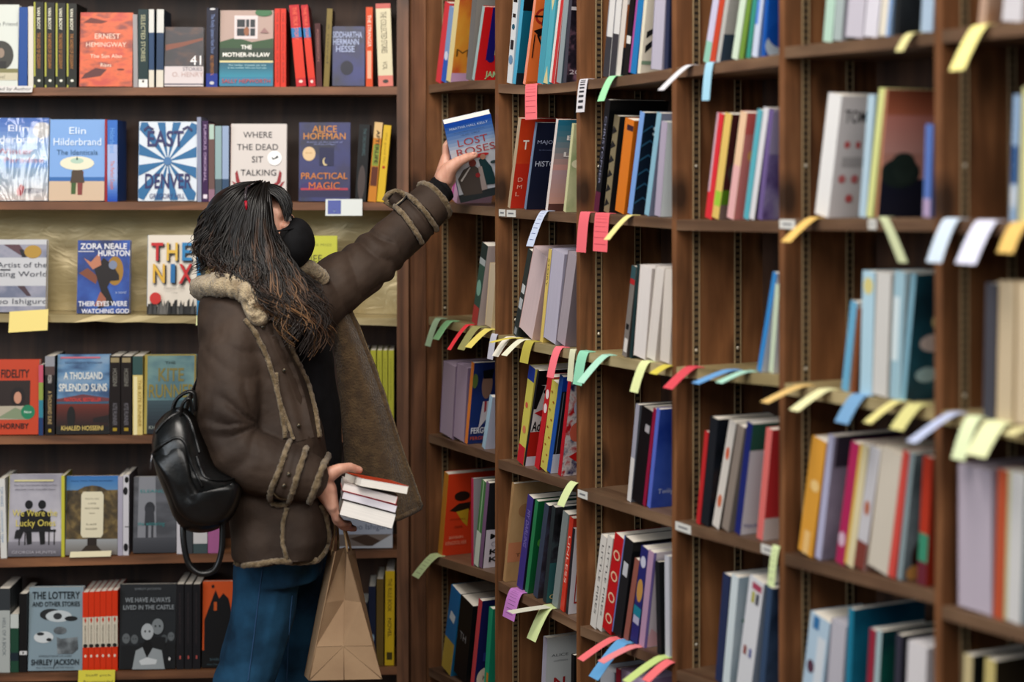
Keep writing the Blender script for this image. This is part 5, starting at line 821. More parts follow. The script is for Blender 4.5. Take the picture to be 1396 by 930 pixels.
def loft(mb, rings, mat, n=28, power=2.3):
    """rings: (centre Vector, half width along x, half depth along y) bottom or top order; closed"""
    vs = []; fs = []
    for c, a, b in rings:
        for j in range(n):
            t = 2*PI*j/n; ct, st = math.cos(t), math.sin(t)
            vs.append((c.x+a*math.copysign(abs(ct)**(2/power), ct), c.y+b*math.copysign(abs(st)**(2/power), st), c.z))
    k = len(rings)
    for i in range(k-1):
        for j in range(n): fs.append((i*n+j, (i+1)*n+j, (i+1)*n+(j+1) % n, i*n+(j+1) % n))
    fs.append(tuple(range(n))); fs.append(tuple((k-1)*n+j for j in reversed(range(n))))
    mb.mesh(vs, fs, mat, True)
def pr(L, R, y, Y, hd):
    a = W3(L, y, Y); b = W3(R, y, Y); c = (a+b)/2; c.z = W3(L, y, Y-hd*.85).z; return (c, (b.x-a.x)/2, hd)
def P(*l): return [W3(*q) for q in l]
woman = empty('person', (W3(360, 230, 4.1).x, 4.1, 0))
tag(woman, 'woman in brown shearling coat, black mask and jeans reaching for a book on the shelf', 'person')
def child(o, par=woman):
    o.parent = par; o.matrix_parent_inverse = Matrix.Identity(4)
    if par is woman: o.location = o.location-woman.location
    return o
# --- body: one continuous surface (head, neck, trunk, arms, hands, legs)
mb = MB(); rot = Matrix.Rotation(math.radians(-14), 3, 'Y')
mb.ball(W3(340, 308, 4.10), (.094, .074, .098), None, rot, 28, 20)                       # skull
mb.ball(W3(372, 330, 4.10), (.052, .056, .070), None, rot, 20, 14)                       # face
mb.ball(W3(381, 290, 4.10), (.026, .05, .03), None, rot, 16, 10)                         # brow
mb.ball(W3(386, 357, 4.10), (.026, .034, .024), None, rot, 16, 10)                       # chin
capsule(mb, P((395, 296, 4.10), (404, 312, 4.10), (409, 322, 4.10)), (.009, .011, .013))  # nose
mb.ball(W3(399, 342, 4.10), (.012, .022, .009), None, rot, 12, 8)                        # lips
for s in (-1, 1): mb.ball(W3(391, 308, 4.10+s*.03), (.016, .02, .012), None, rot, 12, 8)  # cheekbones
for s in (-1, 1): mb.ball(W3(346, 320, 4.10+s*.074), (.018, .008, .03), None, rot, 12, 8)  # ears
capsule(mb, P((345, 350, 4.10), (355, 385, 4.10), (362, 415, 4.10)), (.052, .05, .06))
loft(mb, [pr(345, 395, 415, 4.13, .07), pr(340, 412, 450, 4.15, .08), pr(340, 425, 540, 4.16, .085), pr(345, 428, 640, 4.16, .085), pr(345, 425, 730, 4.15, .09), pr(350, 420, 790, 4.13, .10)], None)
capsule(mb, P((330, 445, 3.98), (312, 520, 3.93), (305, 600, 3.90), (370, 632, 3.885), (432, 651, 3.90)), (.05, .046, .04, .036, .027))
capsule(mb, P((415, 420, 4.2), (470, 382, 4.26), (530, 335, 4.32), (575, 285, 4.38), (600, 256, 4.41)), (.05, .045, .04, .034, .026))
# right hand (near): back of the hand towards the viewer, thumb over the stack, fingers curling beneath it
def blob(mb, a, b, r0, r1, squash=None):
    capsule(mb, [a, (a+b)/2, b], (r0, (r0+r1)/2, r1))
KN = [(453, 690, 3.897), (454.5, 694, 3.917), (455, 696, 3.937), (454, 693, 3.957)]
for (x, y, Y) in KN:
    capsule(mb, P((432, 651, 3.905), ((434+x)/2+1, (650+y)/2-2, (3.905+Y)/2), (x, y, Y)), (.028, .0245, .0135))
fing = [[KN[0], (458.5, 706, 3.91), (466, 713.5, 3.93), (476, 714, 3.96)], [KN[1], (459, 710, 3.932), (468, 718.5, 3.955), (482, 720.5, 3.985)],
        [KN[2], (460, 711, 3.955), (469, 719, 3.98), (483, 721, 4.005)], [KN[3], (459, 706, 3.98), (467, 713, 4.0), (478, 717, 4.02)]]
for f, r in zip(fing, ((.0105, .0098, .0088, .0075), (.0108, .0098, .0088, .0076), (.0102, .0094, .0084, .0074), (.009, .0082, .0076, .0066))): capsule(mb, P(*f), r)
capsule(mb, P((440, 652, 3.90), (451, 646, 3.893), (463, 639.5, 3.897)), (.022, .017, .0128))
capsule(mb, P((463, 639.5, 3.897), (477, 637, 3.912), (490, 641, 3.925)), (.0122, .0108, .0086))
# left hand (far): thumb across the front cover, fingers behind the book
KF = [(608, 215, 4.42), (611, 222, 4.428), (614, 229, 4.435), (618, 236, 4.44)]
for (x, y, Y) in KF: capsule(mb, P((602, 252, 4.415), ((602+x)/2+1, (252+y)/2, 4.417), (x, y, Y)), (.025, .021, .0135))
for f, r in (([KF[0], (608, 199, 4.418), (616, 187, 4.424), (630, 185, 4.428)], (.0105, .0095, .0085, .0072)), ([KF[1], (616, 204, 4.436), (632, 196, 4.44), (646, 198, 4.442)], (.0105, .0095, .0085, .0072)),
             ([KF[2], (624, 214, 4.444), (639, 209, 4.45), (650, 212, 4.452)], (.01, .0092, .0082, .007)), ([KF[3], (628, 227, 4.45), (640, 224, 4.456), (649, 226, 4.458)], (.009, .0082, .0075, .0064))): capsule(mb, P(*f), r)
capsule(mb, P((606, 242, 4.402), (614, 229, 4.388), (624, 221, 4.378)), (.0255, .019, .0142))
capsule(mb, P((624, 221, 4.378), (636, 215, 4.373), (647, 211.5, 4.376)), (.0134, .0116, .0092))
LEGN = [(367, 760, 4.04), (356, 850, 4.03), (334, 930, 4.02), (318, 1010, 4.03), (300, 1110, 4.06), (294, 1165, 4.07)]
LEGF = [(405, 760, 4.2), (411, 850, 4.235), (409, 940, 4.235), (402, 1030, 4.22), (394, 1120, 4.2), (390, 1170, 4.2)]
capsule(mb, P(*LEGN), (.075, .062, .055, .05, .04, .036)); capsule(mb, P(*LEGF), (.075, .062, .055, .05, .04, .036))
body = fuse(mb, 'body', .0034, 2, SKIN); child(body)
def facept(px, py, dy): return W3(px, py, 4.10+dy)
for s in (-1, 1):
    e = MB(); e.ball(facept(393, 298, s*.03), (.009, .011, .009), flat('d8d4d0', .2)); e.ball(facept(397.5, 297, s*.03), (.0045, .0055, .0055), flat('1e1410', .2)); child(e.build('eye'))
    e = MB(); e.tube(P((390, 286, 4.10+s*.048), (396.5, 284.5, 4.10+s*.032), (398.5, 286, 4.10+s*.014)), [.002, .003, .002], HAIRM, 8); child(e.build('eyebrow'))
nl = MB(); nl.ball(W3(486, 637.8, 3.917), (.0062, .005, .0028), flat('e2b4a6', .25), Matrix.Rotation(math.radians(14), 3, 'Y'), 12, 8); child(nl.build('thumbnail'))
nl = MB(); nl.ball(W3(645, 209.5, 4.3685), (.0062, .0026, .0045), flat('d8a898', .25), None, 12, 8); child(nl.build('thumbnail'))
# --- jeans
mb = MB()
capsule(mb, P(*LEGN), (.082, .071, .071, .062, .06, .058)); capsule(mb, P(*LEGF), (.085, .072, .068, .062, .06, .058))
loft(mb, [pr(322, 440, 700, 4.1, .17), pr(320, 440, 760, 4.1, .175), pr(332, 440, 800, 4.11, .16)], None)
jeans = fuse(mb, 'jeans', .006, 4, DENIM)
def jf(p):
    k = p.z*30+2.4*noise.noise(p*5)-p.x*9
    return .013*(abs(math.sin(k))-.6)*max(.08, .35+1.2*noise.noise(p*4+Vector((3, 1, 7))))+.004*noise.noise(p*13)
displace(jeans, jf); child(jeans)
st = MB(); bv = BVHTree.FromObject(jeans, bpy.context.evaluated_depsgraph_get())
EYE = Vector((0, 0, CAMZ))
def bvh(o):
    me = o.data; wm = o.matrix_world if o.parent is None else Matrix.Translation(o.location+(o.parent.location if o.parent else Vector()))
    return BVHTree.FromPolygons([wm @ v.co for v in me.vertices], [tuple(p.vertices) for p in me.polygons])
def hit(bv, px, py, off=0.0, dflt=None):
    d = (W3(px, py, 1.0)-EYE).normalized(); r = bv.ray_cast(EYE, d)
    if r[0] is None: return W3(px, py, dflt)
    return r[0]+r[1]*off if r[1].dot(d) < 0 else r[0]-d*off
def dense(pts, k=8):
    """smooth curve through pixel points"""
    out = []
    for i in range(len(pts)-1):
        p0 = pts[max(i-1, 0)]; p1 = pts[i]; p2 = pts[i+1]; p3 = pts[min(i+2, len(pts)-1)]
        for q in range(k):
            t = q/k
            out.append(tuple(.5*((2*b)+(-a+c)*t+(2*a-5*b+4*c-d)*t*t+(-a+3*b-3*c+d)*t**3) for a, b, c, d in zip(p0, p1, p2, p3)))
    out.append(tuple(pts[-1])); return out
def fuzzy(mb, pts, rad, mat, n=14, amp=.28, flatten=None):
    b = len(mb.v); mb.tube(pts, rad, mat, n, flatten)
    cs = [Vector(p) for p in pts]
    for i in range(b, len(mb.v)):
        p = Vector(mb.v[i]); c = cs[(i-b)//n]; f = 1+amp*(noise.noise(p*130)+.7*noise.noise(p*310)); mb.v[i] = tuple(c+(p-c)*f)
def pillow(mb, outline, Y, T, mat, cx=None, cy=None, dy=0, ns=10, wr=.004, fr=14):
    pts = dense(outline+[outline[0]], 5)[:-1]; n = len(pts)
    cx = cx or sum(p[0] for p in pts)/n; cy = cy or sum(p[1] for p in pts)/n
    vs = []; fs = []
    for side in (-1, 1):
        base = len(vs)
        for k in range(ns):
            s = math.sin(PI/2*(k/(ns-1)))
            s = 1-(k/ns)
            for x, y in pts:
                p = W3(cx+(x-cx)*s, cy+(y-cy)*s, Y); d = T*(1-s**3.2)**.55
                p.y += side*d+(wr*noise.noise(p*fr)+wr*.5*noise.noise(p*fr*2.6))*(1-s)*3*side; vs.append(p)
        vs.append(W3(cx, cy, Y)+Vector((0, side*T, 0)))
        for k in range(ns-1):
            for j in range(n):
                q = (base+k*n+j, base+k*n+(j+1) % n, base+(k+1)*n+(j+1) % n, base+(k+1)*n+j); fs.append(q if side < 0 else q[::-1])
        for j in range(n):
            q = (base+(ns-1)*n+j, base+(ns-1)*n+(j+1) % n, base+ns*n); fs.append(q if side < 0 else q[::-1])
    half = ns*n+1
    for j in range(n): fs.append((j, half+j, half+(j+1) % n, (j+1) % n))
    mb.mesh(vs, fs, mat, True)
# seams on the jeans
jb = bvh(jeans)
for path in ([(358, 775), (352, 820), (346, 870), (338, 930)], [(398, 812), (394, 860), (391, 930)]):
    st = MB(); st.tube([hit(jb, x, y, .0006, 4.0) for x, y in dense(path, 14)], .0016, flat('3d6285', .8), 6); s = st.build('seam'); s.parent = jeans
    s.location = -jeans.location-woman.location
# --- black shirt
mb = MB(); loft(mb, [pr(372, 418, 395, 4.13, .065), pr(330, 438, 430, 4.15, .095), pr(330, 456, 500, 4.17, .10), pr(334, 464, 560, 4.17, .10), pr(338, 468, 620, 4.17, .10), pr(338, 466, 690, 4.16, .11), pr(340, 440, 756, 4.14, .12)], None)
shirt = fuse(mb, 'shirt', .008, 4, BLACK); displace(shirt, lambda p: .006*noise.noise(Vector((p.x*26, p.y*8, p.z*7)))); child(shirt)
mb = MB(); fuzz = [(572, 284, 4.385), (588, 271, 4.398), (603, 257.5, 4.411)]
mb.tube(P(*fuzz), [.043, .040, .0345], BLACK, 20, .92); mb.tube(P((601, 259, 4.409), (605, 255.5, 4.413)), [.037, .036], BLACK, 20, .92); child(mb.build('shirt_cuff'))
# --- shearling coat
mb = MB()
loft(mb, [pr(290, 372, 396, 4.08, .09), pr(276, 380, 412, 4.07, .135), pr(274, 392, 440, 4.06, .15), pr(276, 404, 490, 4.05, .15), pr(282, 425, 550, 4.05, .15), pr(292, 438, 600, 4.04, .15), pr(305, 446, 660, 4.03, .155), pr(314, 449, 710, 4.03, .165), pr(318, 450, 742, 4.03, .175), pr(318, 444, 768, 4.03, .178)], None, 44, 3.3)
NS = [(328, 440, 3.99), (316, 485, 3.945), (313, 540, 3.915), (308, 585, 3.895), (322, 618, 3.88), (352, 632, 3.87), (386, 643, 3.87), (413, 649, 3.88)]
capsule(mb, P(*NS), (.072, .077, .077, .073, .070, .066, .062, .056), None, 20)
coat = fuse(mb, 'coat', .0055, 5, LEATHER)
E0 = W3(352, 578, 3.86)
def cf(p):
    v = Vector((p.x-E0.x, (p.y-E0.y)*.5, p.z-E0.z)); r = v.length; a = math.atan2(v.z, v.x)
    w = math.exp(-((r-.06)/.045)**2)*max(0, -math.cos(a)+.25)/1.25
    k1 = a*4.2+2.2*noise.noise(p*9)+r*14
    d = .019*w*(abs(math.sin(k1))-.62)*(.75+.5*noise.noise(p*7+Vector((1, 5, 2))))
    w2 = math.exp(-((p-W3(335, 470, 3.87)).length/.09)**2)
    d += .006*w2*(abs(math.sin((p.x*.7+p.z)*48+3*noise.noise(p*9)))-.6)
    d += .0045*noise.noise(Vector((p.x*11, p.y*5, p.z*7)))+.002*noise.noise(p*26)+.0008*noise.noise(p*70)
    if p.z < 1.02: d += .005*math.sin(p.x*42+2*noise.noise(p*5))*min(1, (1.02-p.z)/.15)
    return d
displace(coat, cf); child(coat); cb = bvh(coat)
def sub(mb, name, par=coat):
    o = mb.build(name); o.parent = par; o.location = -par.location-woman.location if par.parent else -par.location; return o
def trim(path, rad, name='fleece_trim', dflt=3.9, off=.002, mat=None, k=9, amp=.28):
    m = MB(); fuzzy(m, [hit(cb, x, y, off, dflt) for x, y in dense(path, k)], rad*.85, mat or TRIM, 14, amp*1.35); return sub(m, name)
trim([(334, 436), (349, 457), (363, 486), (375, 523), (383.4, 560), (389, 598)], .0068)
trim([(376, 508), (381, 545), (393, 580), (400, 600)], .005)
trim([(372, 430), (390, 463), (404, 494), (418, 523), (428, 560), (434, 597)], .0082)
trim([(436, 688), (443, 705), (447, 733), (441, 752), (428, 765), (404, 767), (380, 765), (350, 769), (329, 770), (319, 766)], .0075)
trim([(391, 692), (386, 716), (386, 742), (391, 762)], .0062)
# near cuff: strap with fleece border, cuff end
trim([(393.5, 604), (387, 622), (380.6, 641), (374, 656), (369, 670), (370, 682), (380, 688), (392, 684), (399, 667), (405, 648), (410, 632), (417, 612)], .0075, off=.004)
trim([(446, 621), (440, 634), (434, 650), (428, 667), (421, 685)], .0088, off=.003)
m = MB()
def strip(mb, path, widths, off, mat, bv=None, dflt=3.9):
    """flat leather strip lying on the surface"""
    b = bv or cb; d = dense(path, 8); n = len(d); L_ = []; R_ = []
    for i, (x, y) in enumerate(d):
        x0, y0 = d[max(i-1, 0)]; x1, y1 = d[min(i+1, n-1)]; dx, dy = x1-x0, y1-y0; l = math.hypot(dx, dy) or 1; w = widths/2
        L_.append((x-dy/l*w, y+dx/l*w)); R_.append((x+dy/l*w, y-dx/l*w))
    top = [[hit(b, *q, off, dflt) for q in (a, ((a[0]+c[0])/2, (a[1]+c[1])/2), c)] for a, c in zip(L_, R_)]
    vs = [p for r in top for p in r]; k = len(vs); vs += [hit_ for r in [[p-(EYE-p).normalized()*(off*1.5) for p in rr] for rr in top] for hit_ in r]
    fs = []
    for i in range(n-1):
        for j in range(2): fs.append((i*3+j, i*3+j+1, i*3+j+4, i*3+j+3)); fs.append((k+i*3+j, k+i*3+j+3, k+i*3+j+4, k+i*3+j+1))
        for j in (0, 2): fs.append((i*3+j, i*3+j+3, k+i*3+j+3, k+i*3+j))
    mb.mesh(vs, fs, mat, True)
strip(m, [(404, 608), (398, 630), (391, 655), (382, 680)], 19, .0045, LEATHER); sub(m, 'cuff_strap')
m = MB(); strip(m, [(358, 446), (374, 480), (388, 510), (400, 545), (408, 580), (413, 600)], 30, .0022, LEATHER); sub(m, 'placket')
brass = flat('6e6556', .3, .8)
for x, y in ((358, 446), (386, 506), (406, 581), (393, 647), (387, 661)):
    m = MB(); p = hit(cb, x, y, .005, 3.9); d = (EYE-p).normalized(); q = d.to_track_quat('Z', 'Y').to_matrix()
    m.ball(p, (.0052, .0052, .003), brass, q, 14, 8); m.ball(p+d*.0024, (.0026, .0026, .0014), flat('1c1815', .4), q, 10, 6); sub(m, 'snap_button')
m = MB(); strip(m, [(373, 668), (380, 675), (392, 677)], 1.6, .0075, flat('8a7a60', .8)); sub(m, 'strap_stitching')
# collar
m = MB(); fuzzy(m, P(*dense([(284, 398, 4.17), (277, 393, 4.10), (286, 390, 4.02), (304, 389, 3.965), (322, 391, 3.945), (336, 400, 3.935), (346, 414, 3.932), (354, 430, 3.932)], 10)), [.021+.007*math.sin(PI*min(1, i/70+.15)) for i in range(71)], FLEECE, 18, .22, 1.15); sub(m, 'fleece_collar')
m = MB(); pillow(m, [(322, 388), (336, 383), (350, 397), (361, 416), (367, 433), (361, 444), (347, 445), (336, 432), (328, 412)], 3.925, .026, FLEECE, ns=12, wr=.008, fr=60); sub(m, 'fleece_lapel')
m = MB(); fuzzy(m, P(*dense([(404, 360, 4.10), (418, 364, 4.12), (432, 372, 4.15), (442, 383, 4.17)], 10)), [.018]*26+[.017]*4+[.012], FLEECE, 16, .2); sub(m, 'fleece_collar')
# far front panel swinging open, lining towards the viewer
LB_ = [(436, 372), (442, 400), (450, 440), (458, 500), (464, 560), (468, 610), (472, 660), (480, 700)]; RB_ = [(446, 372), (462, 400), (482, 440), (506, 500), (527, 560), (543, 610), (561, 660), (572, 692)]
lb = dense(LB_, 6); rb = dense(RB_, 6); m = MB(); NX = 14; n = len(lb)
front = []; back = []
for i in range(n):
    for j in range(NX+1):
        f = j/NX; px = lb[i][0]+(rb[i][0]-lb[i][0])*f; py = lb[i][1]+(rb[i][1]-lb[i][1])*f; v = i/(n-1)
        if v > .8: py += 14*math.sin(PI*f)*(v-.8)/.2
        Y = 4.235-.03*math.sin(PI*f*1.2)-.012*math.sin(f*9+v*2)*v+.008*noise.noise(Vector((f*3, v*5, 2)))
        p = W3(px, py, Y); p.y += .0025*noise.noise(p*120); front.append(p); back.append(p+Vector((0, .014, 0)))
N2 = len(front); W_ = NX+1; fs = []; fb = []; fe = []
for i in range(n-1):
    for j in range(NX): fs.append((i*W_+j, (i+1)*W_+j, (i+1)*W_+j+1, i*W_+j+1)); fb.append((i*W_+j, i*W_+j+1, (i+1)*W_+j+1, (i+1)*W_+j))
m.mesh(front, fs, LINING, True); m.mesh(back, fb, LEATHER, True)
edge = [i*W_+NX for i in range(n)]+[(n-1)*W_+j for j in reversed(range(NX+1))]
fuzzy(m, [front[i]+Vector((0, .007, 0)) for i in edge], .0085, LINING, 10, .2)
sub(m, 'front_panel')
m = MB(); fuzzy(m, [front[i]+Vector((.0035, .009, 0)) for i in [i*W_+NX for i in range(n)]], .0065, cloth('trim_fleece', '6a5a44', '8a7658', 60, .95, 1, 260, .006, .1), 10, .25); sub(m, 'fleece_trim')
# far sleeve
mb = MB(); FS = [(412, 420, 4.2), (442, 402, 4.235), (470, 383, 4.26), (500, 362, 4.29), (535, 330, 4.33), (562, 304, 4.36), (578, 287, 4.376)]
capsule(mb, P(*FS), (.082, .076, .070, .065, .060, .057, .052), None, 20)
fsl = fuse(mb, 'sleeve', .005, 4, LEATHER); ax = (W3(*FS[-1])-W3(*FS[1])).normalized(); o0 = W3(*FS[1])
def ff(p):
    t = (p-o0).dot(ax); k = t*42+2.6*noise.noise(p*11)+p.z*9-p.y*6
    return .0115*(abs(math.sin(k))-.62)*max(.12, .55+1.1*noise.noise(p*6+Vector((9, 2, 1))))*(1 if t < .2 else .25)+.004*noise.noise(p*14)+.0015*noise.noise(p*36)
displace(fsl, ff); fsl.parent = coat; fsl.location = -coat.location-woman.location
fb_ = BVHTree.FromPolygons([v.co for v in fsl.data.vertices], [tuple(p.vertices) for p in fsl.data.polygons])
def ftrim(path, rad, off=.003, name='fleece_trim'):
    m = MB(); fuzzy(m, [hit(fb_, x, y, off, 4.36) for x, y in dense(path, 9)], rad*.88, TRIM, 14, .36); return sub(m, name)
cc = W3(592, 273, 4.39); u_ = ax.cross(Vector((0, 1, 0))).normalized(); v_ = ax.cross(u_)
m = MB(); m.tube([W3(574, 291, 4.372), W3(584, 281, 4.382), cc], [.0575, .0555, .053], LEATHER, 28, 1, False); m.tube([cc, W3(584, 281, 4.382)], [.050, .050], TRIM, 28, 1, False); sub(m, 'sleeve_end')
m = MB(); fuzzy(m, [cc+(u_*math.cos(a)+v_*math.sin(a))*.0525 for a in [2*PI*i/60 for i in range(61)]], .0072, TRIM, 12, .34); sub(m, 'fleece_trim')
ftrim([(524, 274), (536, 281), (549, 293), (562, 311), (573, 330)], .0075, .006); ftrim([(545, 261), (556, 268), (570, 280), (583, 296), (593, 312)], .0075, .006)
ftrim([(524, 274), (528, 266), (536, 262), (545, 261)], .0075, .006)
m = MB(); strip(m, [(534, 268), (548, 279), (562, 294), (575, 312), (583, 322)], 17, .006, LEATHER, fb_, 4.34); sub(m, 'cuff_strap')
m = MB(); strip(m, [(541, 283), (550, 275), (556, 268)], 5, .0095, flat('b9ad98', .4, .3), fb_, 4.34); strip(m, [(543, 285), (552, 277), (557, 271)], 1.6, .0105, flat('15110f', .6), fb_, 4.34); sub(m, 'strap_buckle')
# --- mask
mb = MB(); rt = Matrix.Rotation(math.radians(6), 3, 'Y')
mb.ball(W3(401, 332, 4.09), (.0445, .058, .0605), BLACK, rt, 36, 24)
for i in range(len(mb.v)):
    p = Vector(mb.v[i]); q = p-W3(401, 332, 4.09); s = 1+.10*math.exp(-(q.y/.018)**2)*(1 if q.x > 0 else 0)*max(0, 1-abs(q.z)/.06)
    mb.v[i] = tuple(W3(401, 332, 4.09)+Vector((q.x*s, q.y, q.z)))
fm = mb.build('face_mask'); child(fm)
m = MB(); m.tube(P((400, 312, 4.045), (385, 314, 4.03), (362, 318, 4.022), (350, 322, 4.02)), .0022, BLACK, 8); m.tube(P((402, 352, 4.045), (385, 344, 4.03), (362, 334, 4.022), (350, 328, 4.02)), .0022, BLACK, 8); s = m.build('ear_loop'); s.parent = fm; s.location = -fm.location-woman.location
# --- shoes (below the frame)
for (x, Y) in ((W3(294, 1165, 4.07).x, 4.07), (W3(390, 1170, 4.2).x, 4.2)):
    mb = MB(); loft(mb, [(Vector((x+.045, Y, .002)), .135, .047), (Vector((x+.045, Y, .03)), .135, .047), (Vector((x+.03, Y, .06)), .11, .042), (Vector((x, Y, .1)), .06, .045), (Vector((x, Y, .13)), .055, .045)], BLK, 24, 2.6); child(mb.build('shoe'))
# --- hair
mb = MB(); rc = Matrix.Rotation(math.radians(-14), 3, 'Y')
mb.ball(W3(331, 307, 4.10), (.092, .084, .096), HAIRM, rc, 30, 20)
mb.ball(W3(322, 345, 4.09), (.062, .07, .06), HAIRM, rc, 20, 14)
G = [[(347, 253, 4.10), (318, 257, 4.09), (290, 280, 4.085), (275, 315, 4.085), (276, 350, 4.08), (268, 368, 4.07)],
     [(345, 254, 4.08), (312, 266, 4.05), (288, 298, 4.05), (277, 333, 4.05), (283, 360, 4.05), (274, 372, 4.05)],
     [(350, 253, 4.06), (322, 268, 4.01), (300, 305, 3.995), (296, 345, 3.99), (308, 372, 3.955), (318, 384, 3.94)],
     [(354, 253, 4.05), (335, 273, 3.995), (320, 318, 3.98), (322, 360, 3.965), (340, 388, 3.93), (357, 410, 3.915), (366, 432, 3.91)],
     [(358, 253, 4.05), (346, 278, 3.99), (341, 330, 3.975), (354, 376, 3.95), (377, 413, 3.925), (396, 448, 3.92), (404, 480, 3.93)],
     [(362, 253, 4.05), (358, 285, 3.995), (362, 335, 3.98), (380, 380, 3.965), (402, 420, 3.95), (419, 455, 3.95), (424, 495, 3.965)],
     [(364, 254, 4.06), (363, 285, 4.01), (370, 335, 4.0), (391, 375, 3.99), (418, 410, 3.98), (437, 440, 3.98), (444, 478, 3.99), (437, 506, 3.99)],
     [(367, 254, 4.07), (367, 275, 4.03), (371, 310, 4.02), (385, 345, 4.018), (407, 378, 4.015), (431, 405, 4.01), (446, 440, 4.01), (451, 468, 4.015)]]
GD = [P(*[q for q in dense(g, 10)]) for g in G]
def samp(path, t):
    f = t*(len(path)-1); i = min(int(f), len(path)-2); return path[i].lerp(path[i+1], f-i)
rnd = random.Random(11)
def strand(fn, n, r0, ph, amp, mat=None):
    pts = []; rr = []
    for i in range(n):
        t = i/(n-1); p = fn(t); a = amp*t*t
        p = p+Vector((math.sin(t*15+ph)*a, math.cos(t*12+ph*1.7)*a*.7, math.sin(t*9+ph*2.3)*a*.5))
        pts.append(p); rr.append(r0*(1-.75*t**2.2)*(1 if t > .02 else .7))
    mb.tube(pts, rr, mat or HAIRM, 5, None, False)
for lock in range(104):
    lm_ = rnd.choices([HAIRM, HAIRB, HAIRC], [.6, .28, .12])[0]
    u = rnd.uniform(0, len(GD)-1.001) if lock > 14 else 1+lock*.38; lph = rnd.uniform(0, 6.28); lw_ = rnd.uniform(.011, .026); ly = rnd.uniform(-.010, .012); LL = rnd.uniform(.70, 1.0); fq = rnd.uniform(13, 20)
    for k in range(15):
        uu = min(max(u+rnd.gauss(0, .10), 0), len(GD)-1.001); i = int(uu); f = uu-i; jx, jy, jz = rnd.gauss(0, .005), rnd.uniform(-.004, .008), rnd.gauss(0, .004); L_ = min(1, LL*rnd.uniform(.82, 1.0))
        a, b = GD[i], GD[i+1]
        def fn(t):
            e = max(0, t-.25)/.75; am = lw_*e**1.2
            return samp(a, t*L_).lerp(samp(b, t*L_), f)+Vector((jx*t+am*math.sin(t*fq+lph), jy*(.4+t*.6)+ly*t+am*.6*math.cos(t*fq*.9+lph), jz))
        strand(fn, 30, rnd.uniform(.0016, .0028), rnd.uniform(0, 6.28), rnd.uniform(.001, .005), lm_ if rnd.random() < .85 else HAIRM)
BO = P(*dense([(350, 252.5, 4.08), (372, 252, 4.06), (388, 261, 4.045), (396, 280, 4.04), (392, 304, 4.035)], 8)); BI = P(*dense([(352, 259, 4.05), (366, 263, 4.045), (378, 272, 4.04), (386, 286, 4.036), (389, 302, 4.034)], 8))
for k in range(190):
    ph = rnd.uniform(0, 6.28); jy = rnd.uniform(-.008, .03); L_ = rnd.uniform(.62, 1); f = rnd.random(); jx = rnd.gauss(0, .0015)
    strand(lambda t: samp(BO, t*L_).lerp(samp(BI, t*L_), f)+Vector((jx, jy, 0)), 18, .0022, ph, .002)
for k in range(70):      # front of the crown, far side of the parting
    ph = rnd.uniform(0, 6.28); Y = rnd.uniform(4.07, 4.15); L_ = rnd.uniform(.7, 1)
    pth = P(*dense([(352, 253, Y), (374, 255, Y), (389, 266, Y+.01), (394, 284, Y+.02)], 6)); strand(lambda t: samp(pth, t*L_), 14, .0026, ph, .002)
# far side and crown
for k in range(260):
    ph = rnd.uniform(0, 6.28); x0 = rnd.uniform(345, 372); x1 = rnd.uniform(285, 372); L_ = rnd.uniform(.8, 1)
    pth = P(*dense([(x0, 254, 4.09), ((x0+x1)/2, 262, 4.14), (x1, 300, 4.178), (x1+4, 350, 4.18), (x1+14, 392, 4.18)], 6))
    strand(lambda t: samp(pth, t*L_), 18, .0026, ph, .006)
child(mb.build('hair'))
# loose fine strands
# ------------------------------------------------------------------ sunglasses pushed up in the hair
sg = empty('sunglasses', W3(340, 254, 4.08)); tag(sg, 'dark sunglasses pushed up on top of the woman\'s hair', 'sunglasses')
shell_ = flat('17100f', .15); lens = flat('0a0a0c', .05)
def sgp(m, name):
    o = m.build(name); o.parent = sg; o.location = -sg.location; return o
for s in (-1, 1):
    m = MB(); c = W3(344, 252.5, 4.08+s*.034); q = Matrix.Rotation(math.radians(62), 3, 'Y')
    ring = [c+q @ Vector((0, .027*math.cos(a), .021*math.sin(a))) for a in [2*PI*j/24 for j in range(25)]]
    m.tube(ring, .0026, shell_, 8); fr = sgp(m, 'frame'); m = MB(); m.ball(c, (.0016, .026, .020), lens, q, 20, 10); sgp(m, 'lens')
m = MB(); m.tube([W3(344, 251.5, 4.055), W3(343.5, 250.5, 4.08), W3(344, 251.5, 4.105)], .0026, shell_, 8); sgp(m, 'bridge')
for s in (-1, 1):
    m = MB(); Y = 4.08+s*.066
    m.tube([W3(341, 254, Y), W3(336, 256, Y+s*.012), W3(334.5, 266, Y+s*.026), W3(335, 274, Y+s*.032)], [.0028, .003, .0034, .0034], flat('4a4448', .15), 8)
    m.tube([W3(335, 274, Y+s*.032), W3(335.5, 280, Y+s*.034), W3(336, 286, Y+s*.035)], [.0034, .0032, .0022], flat('a8283c', .2), 8); sgp(m, 'temple_arm')
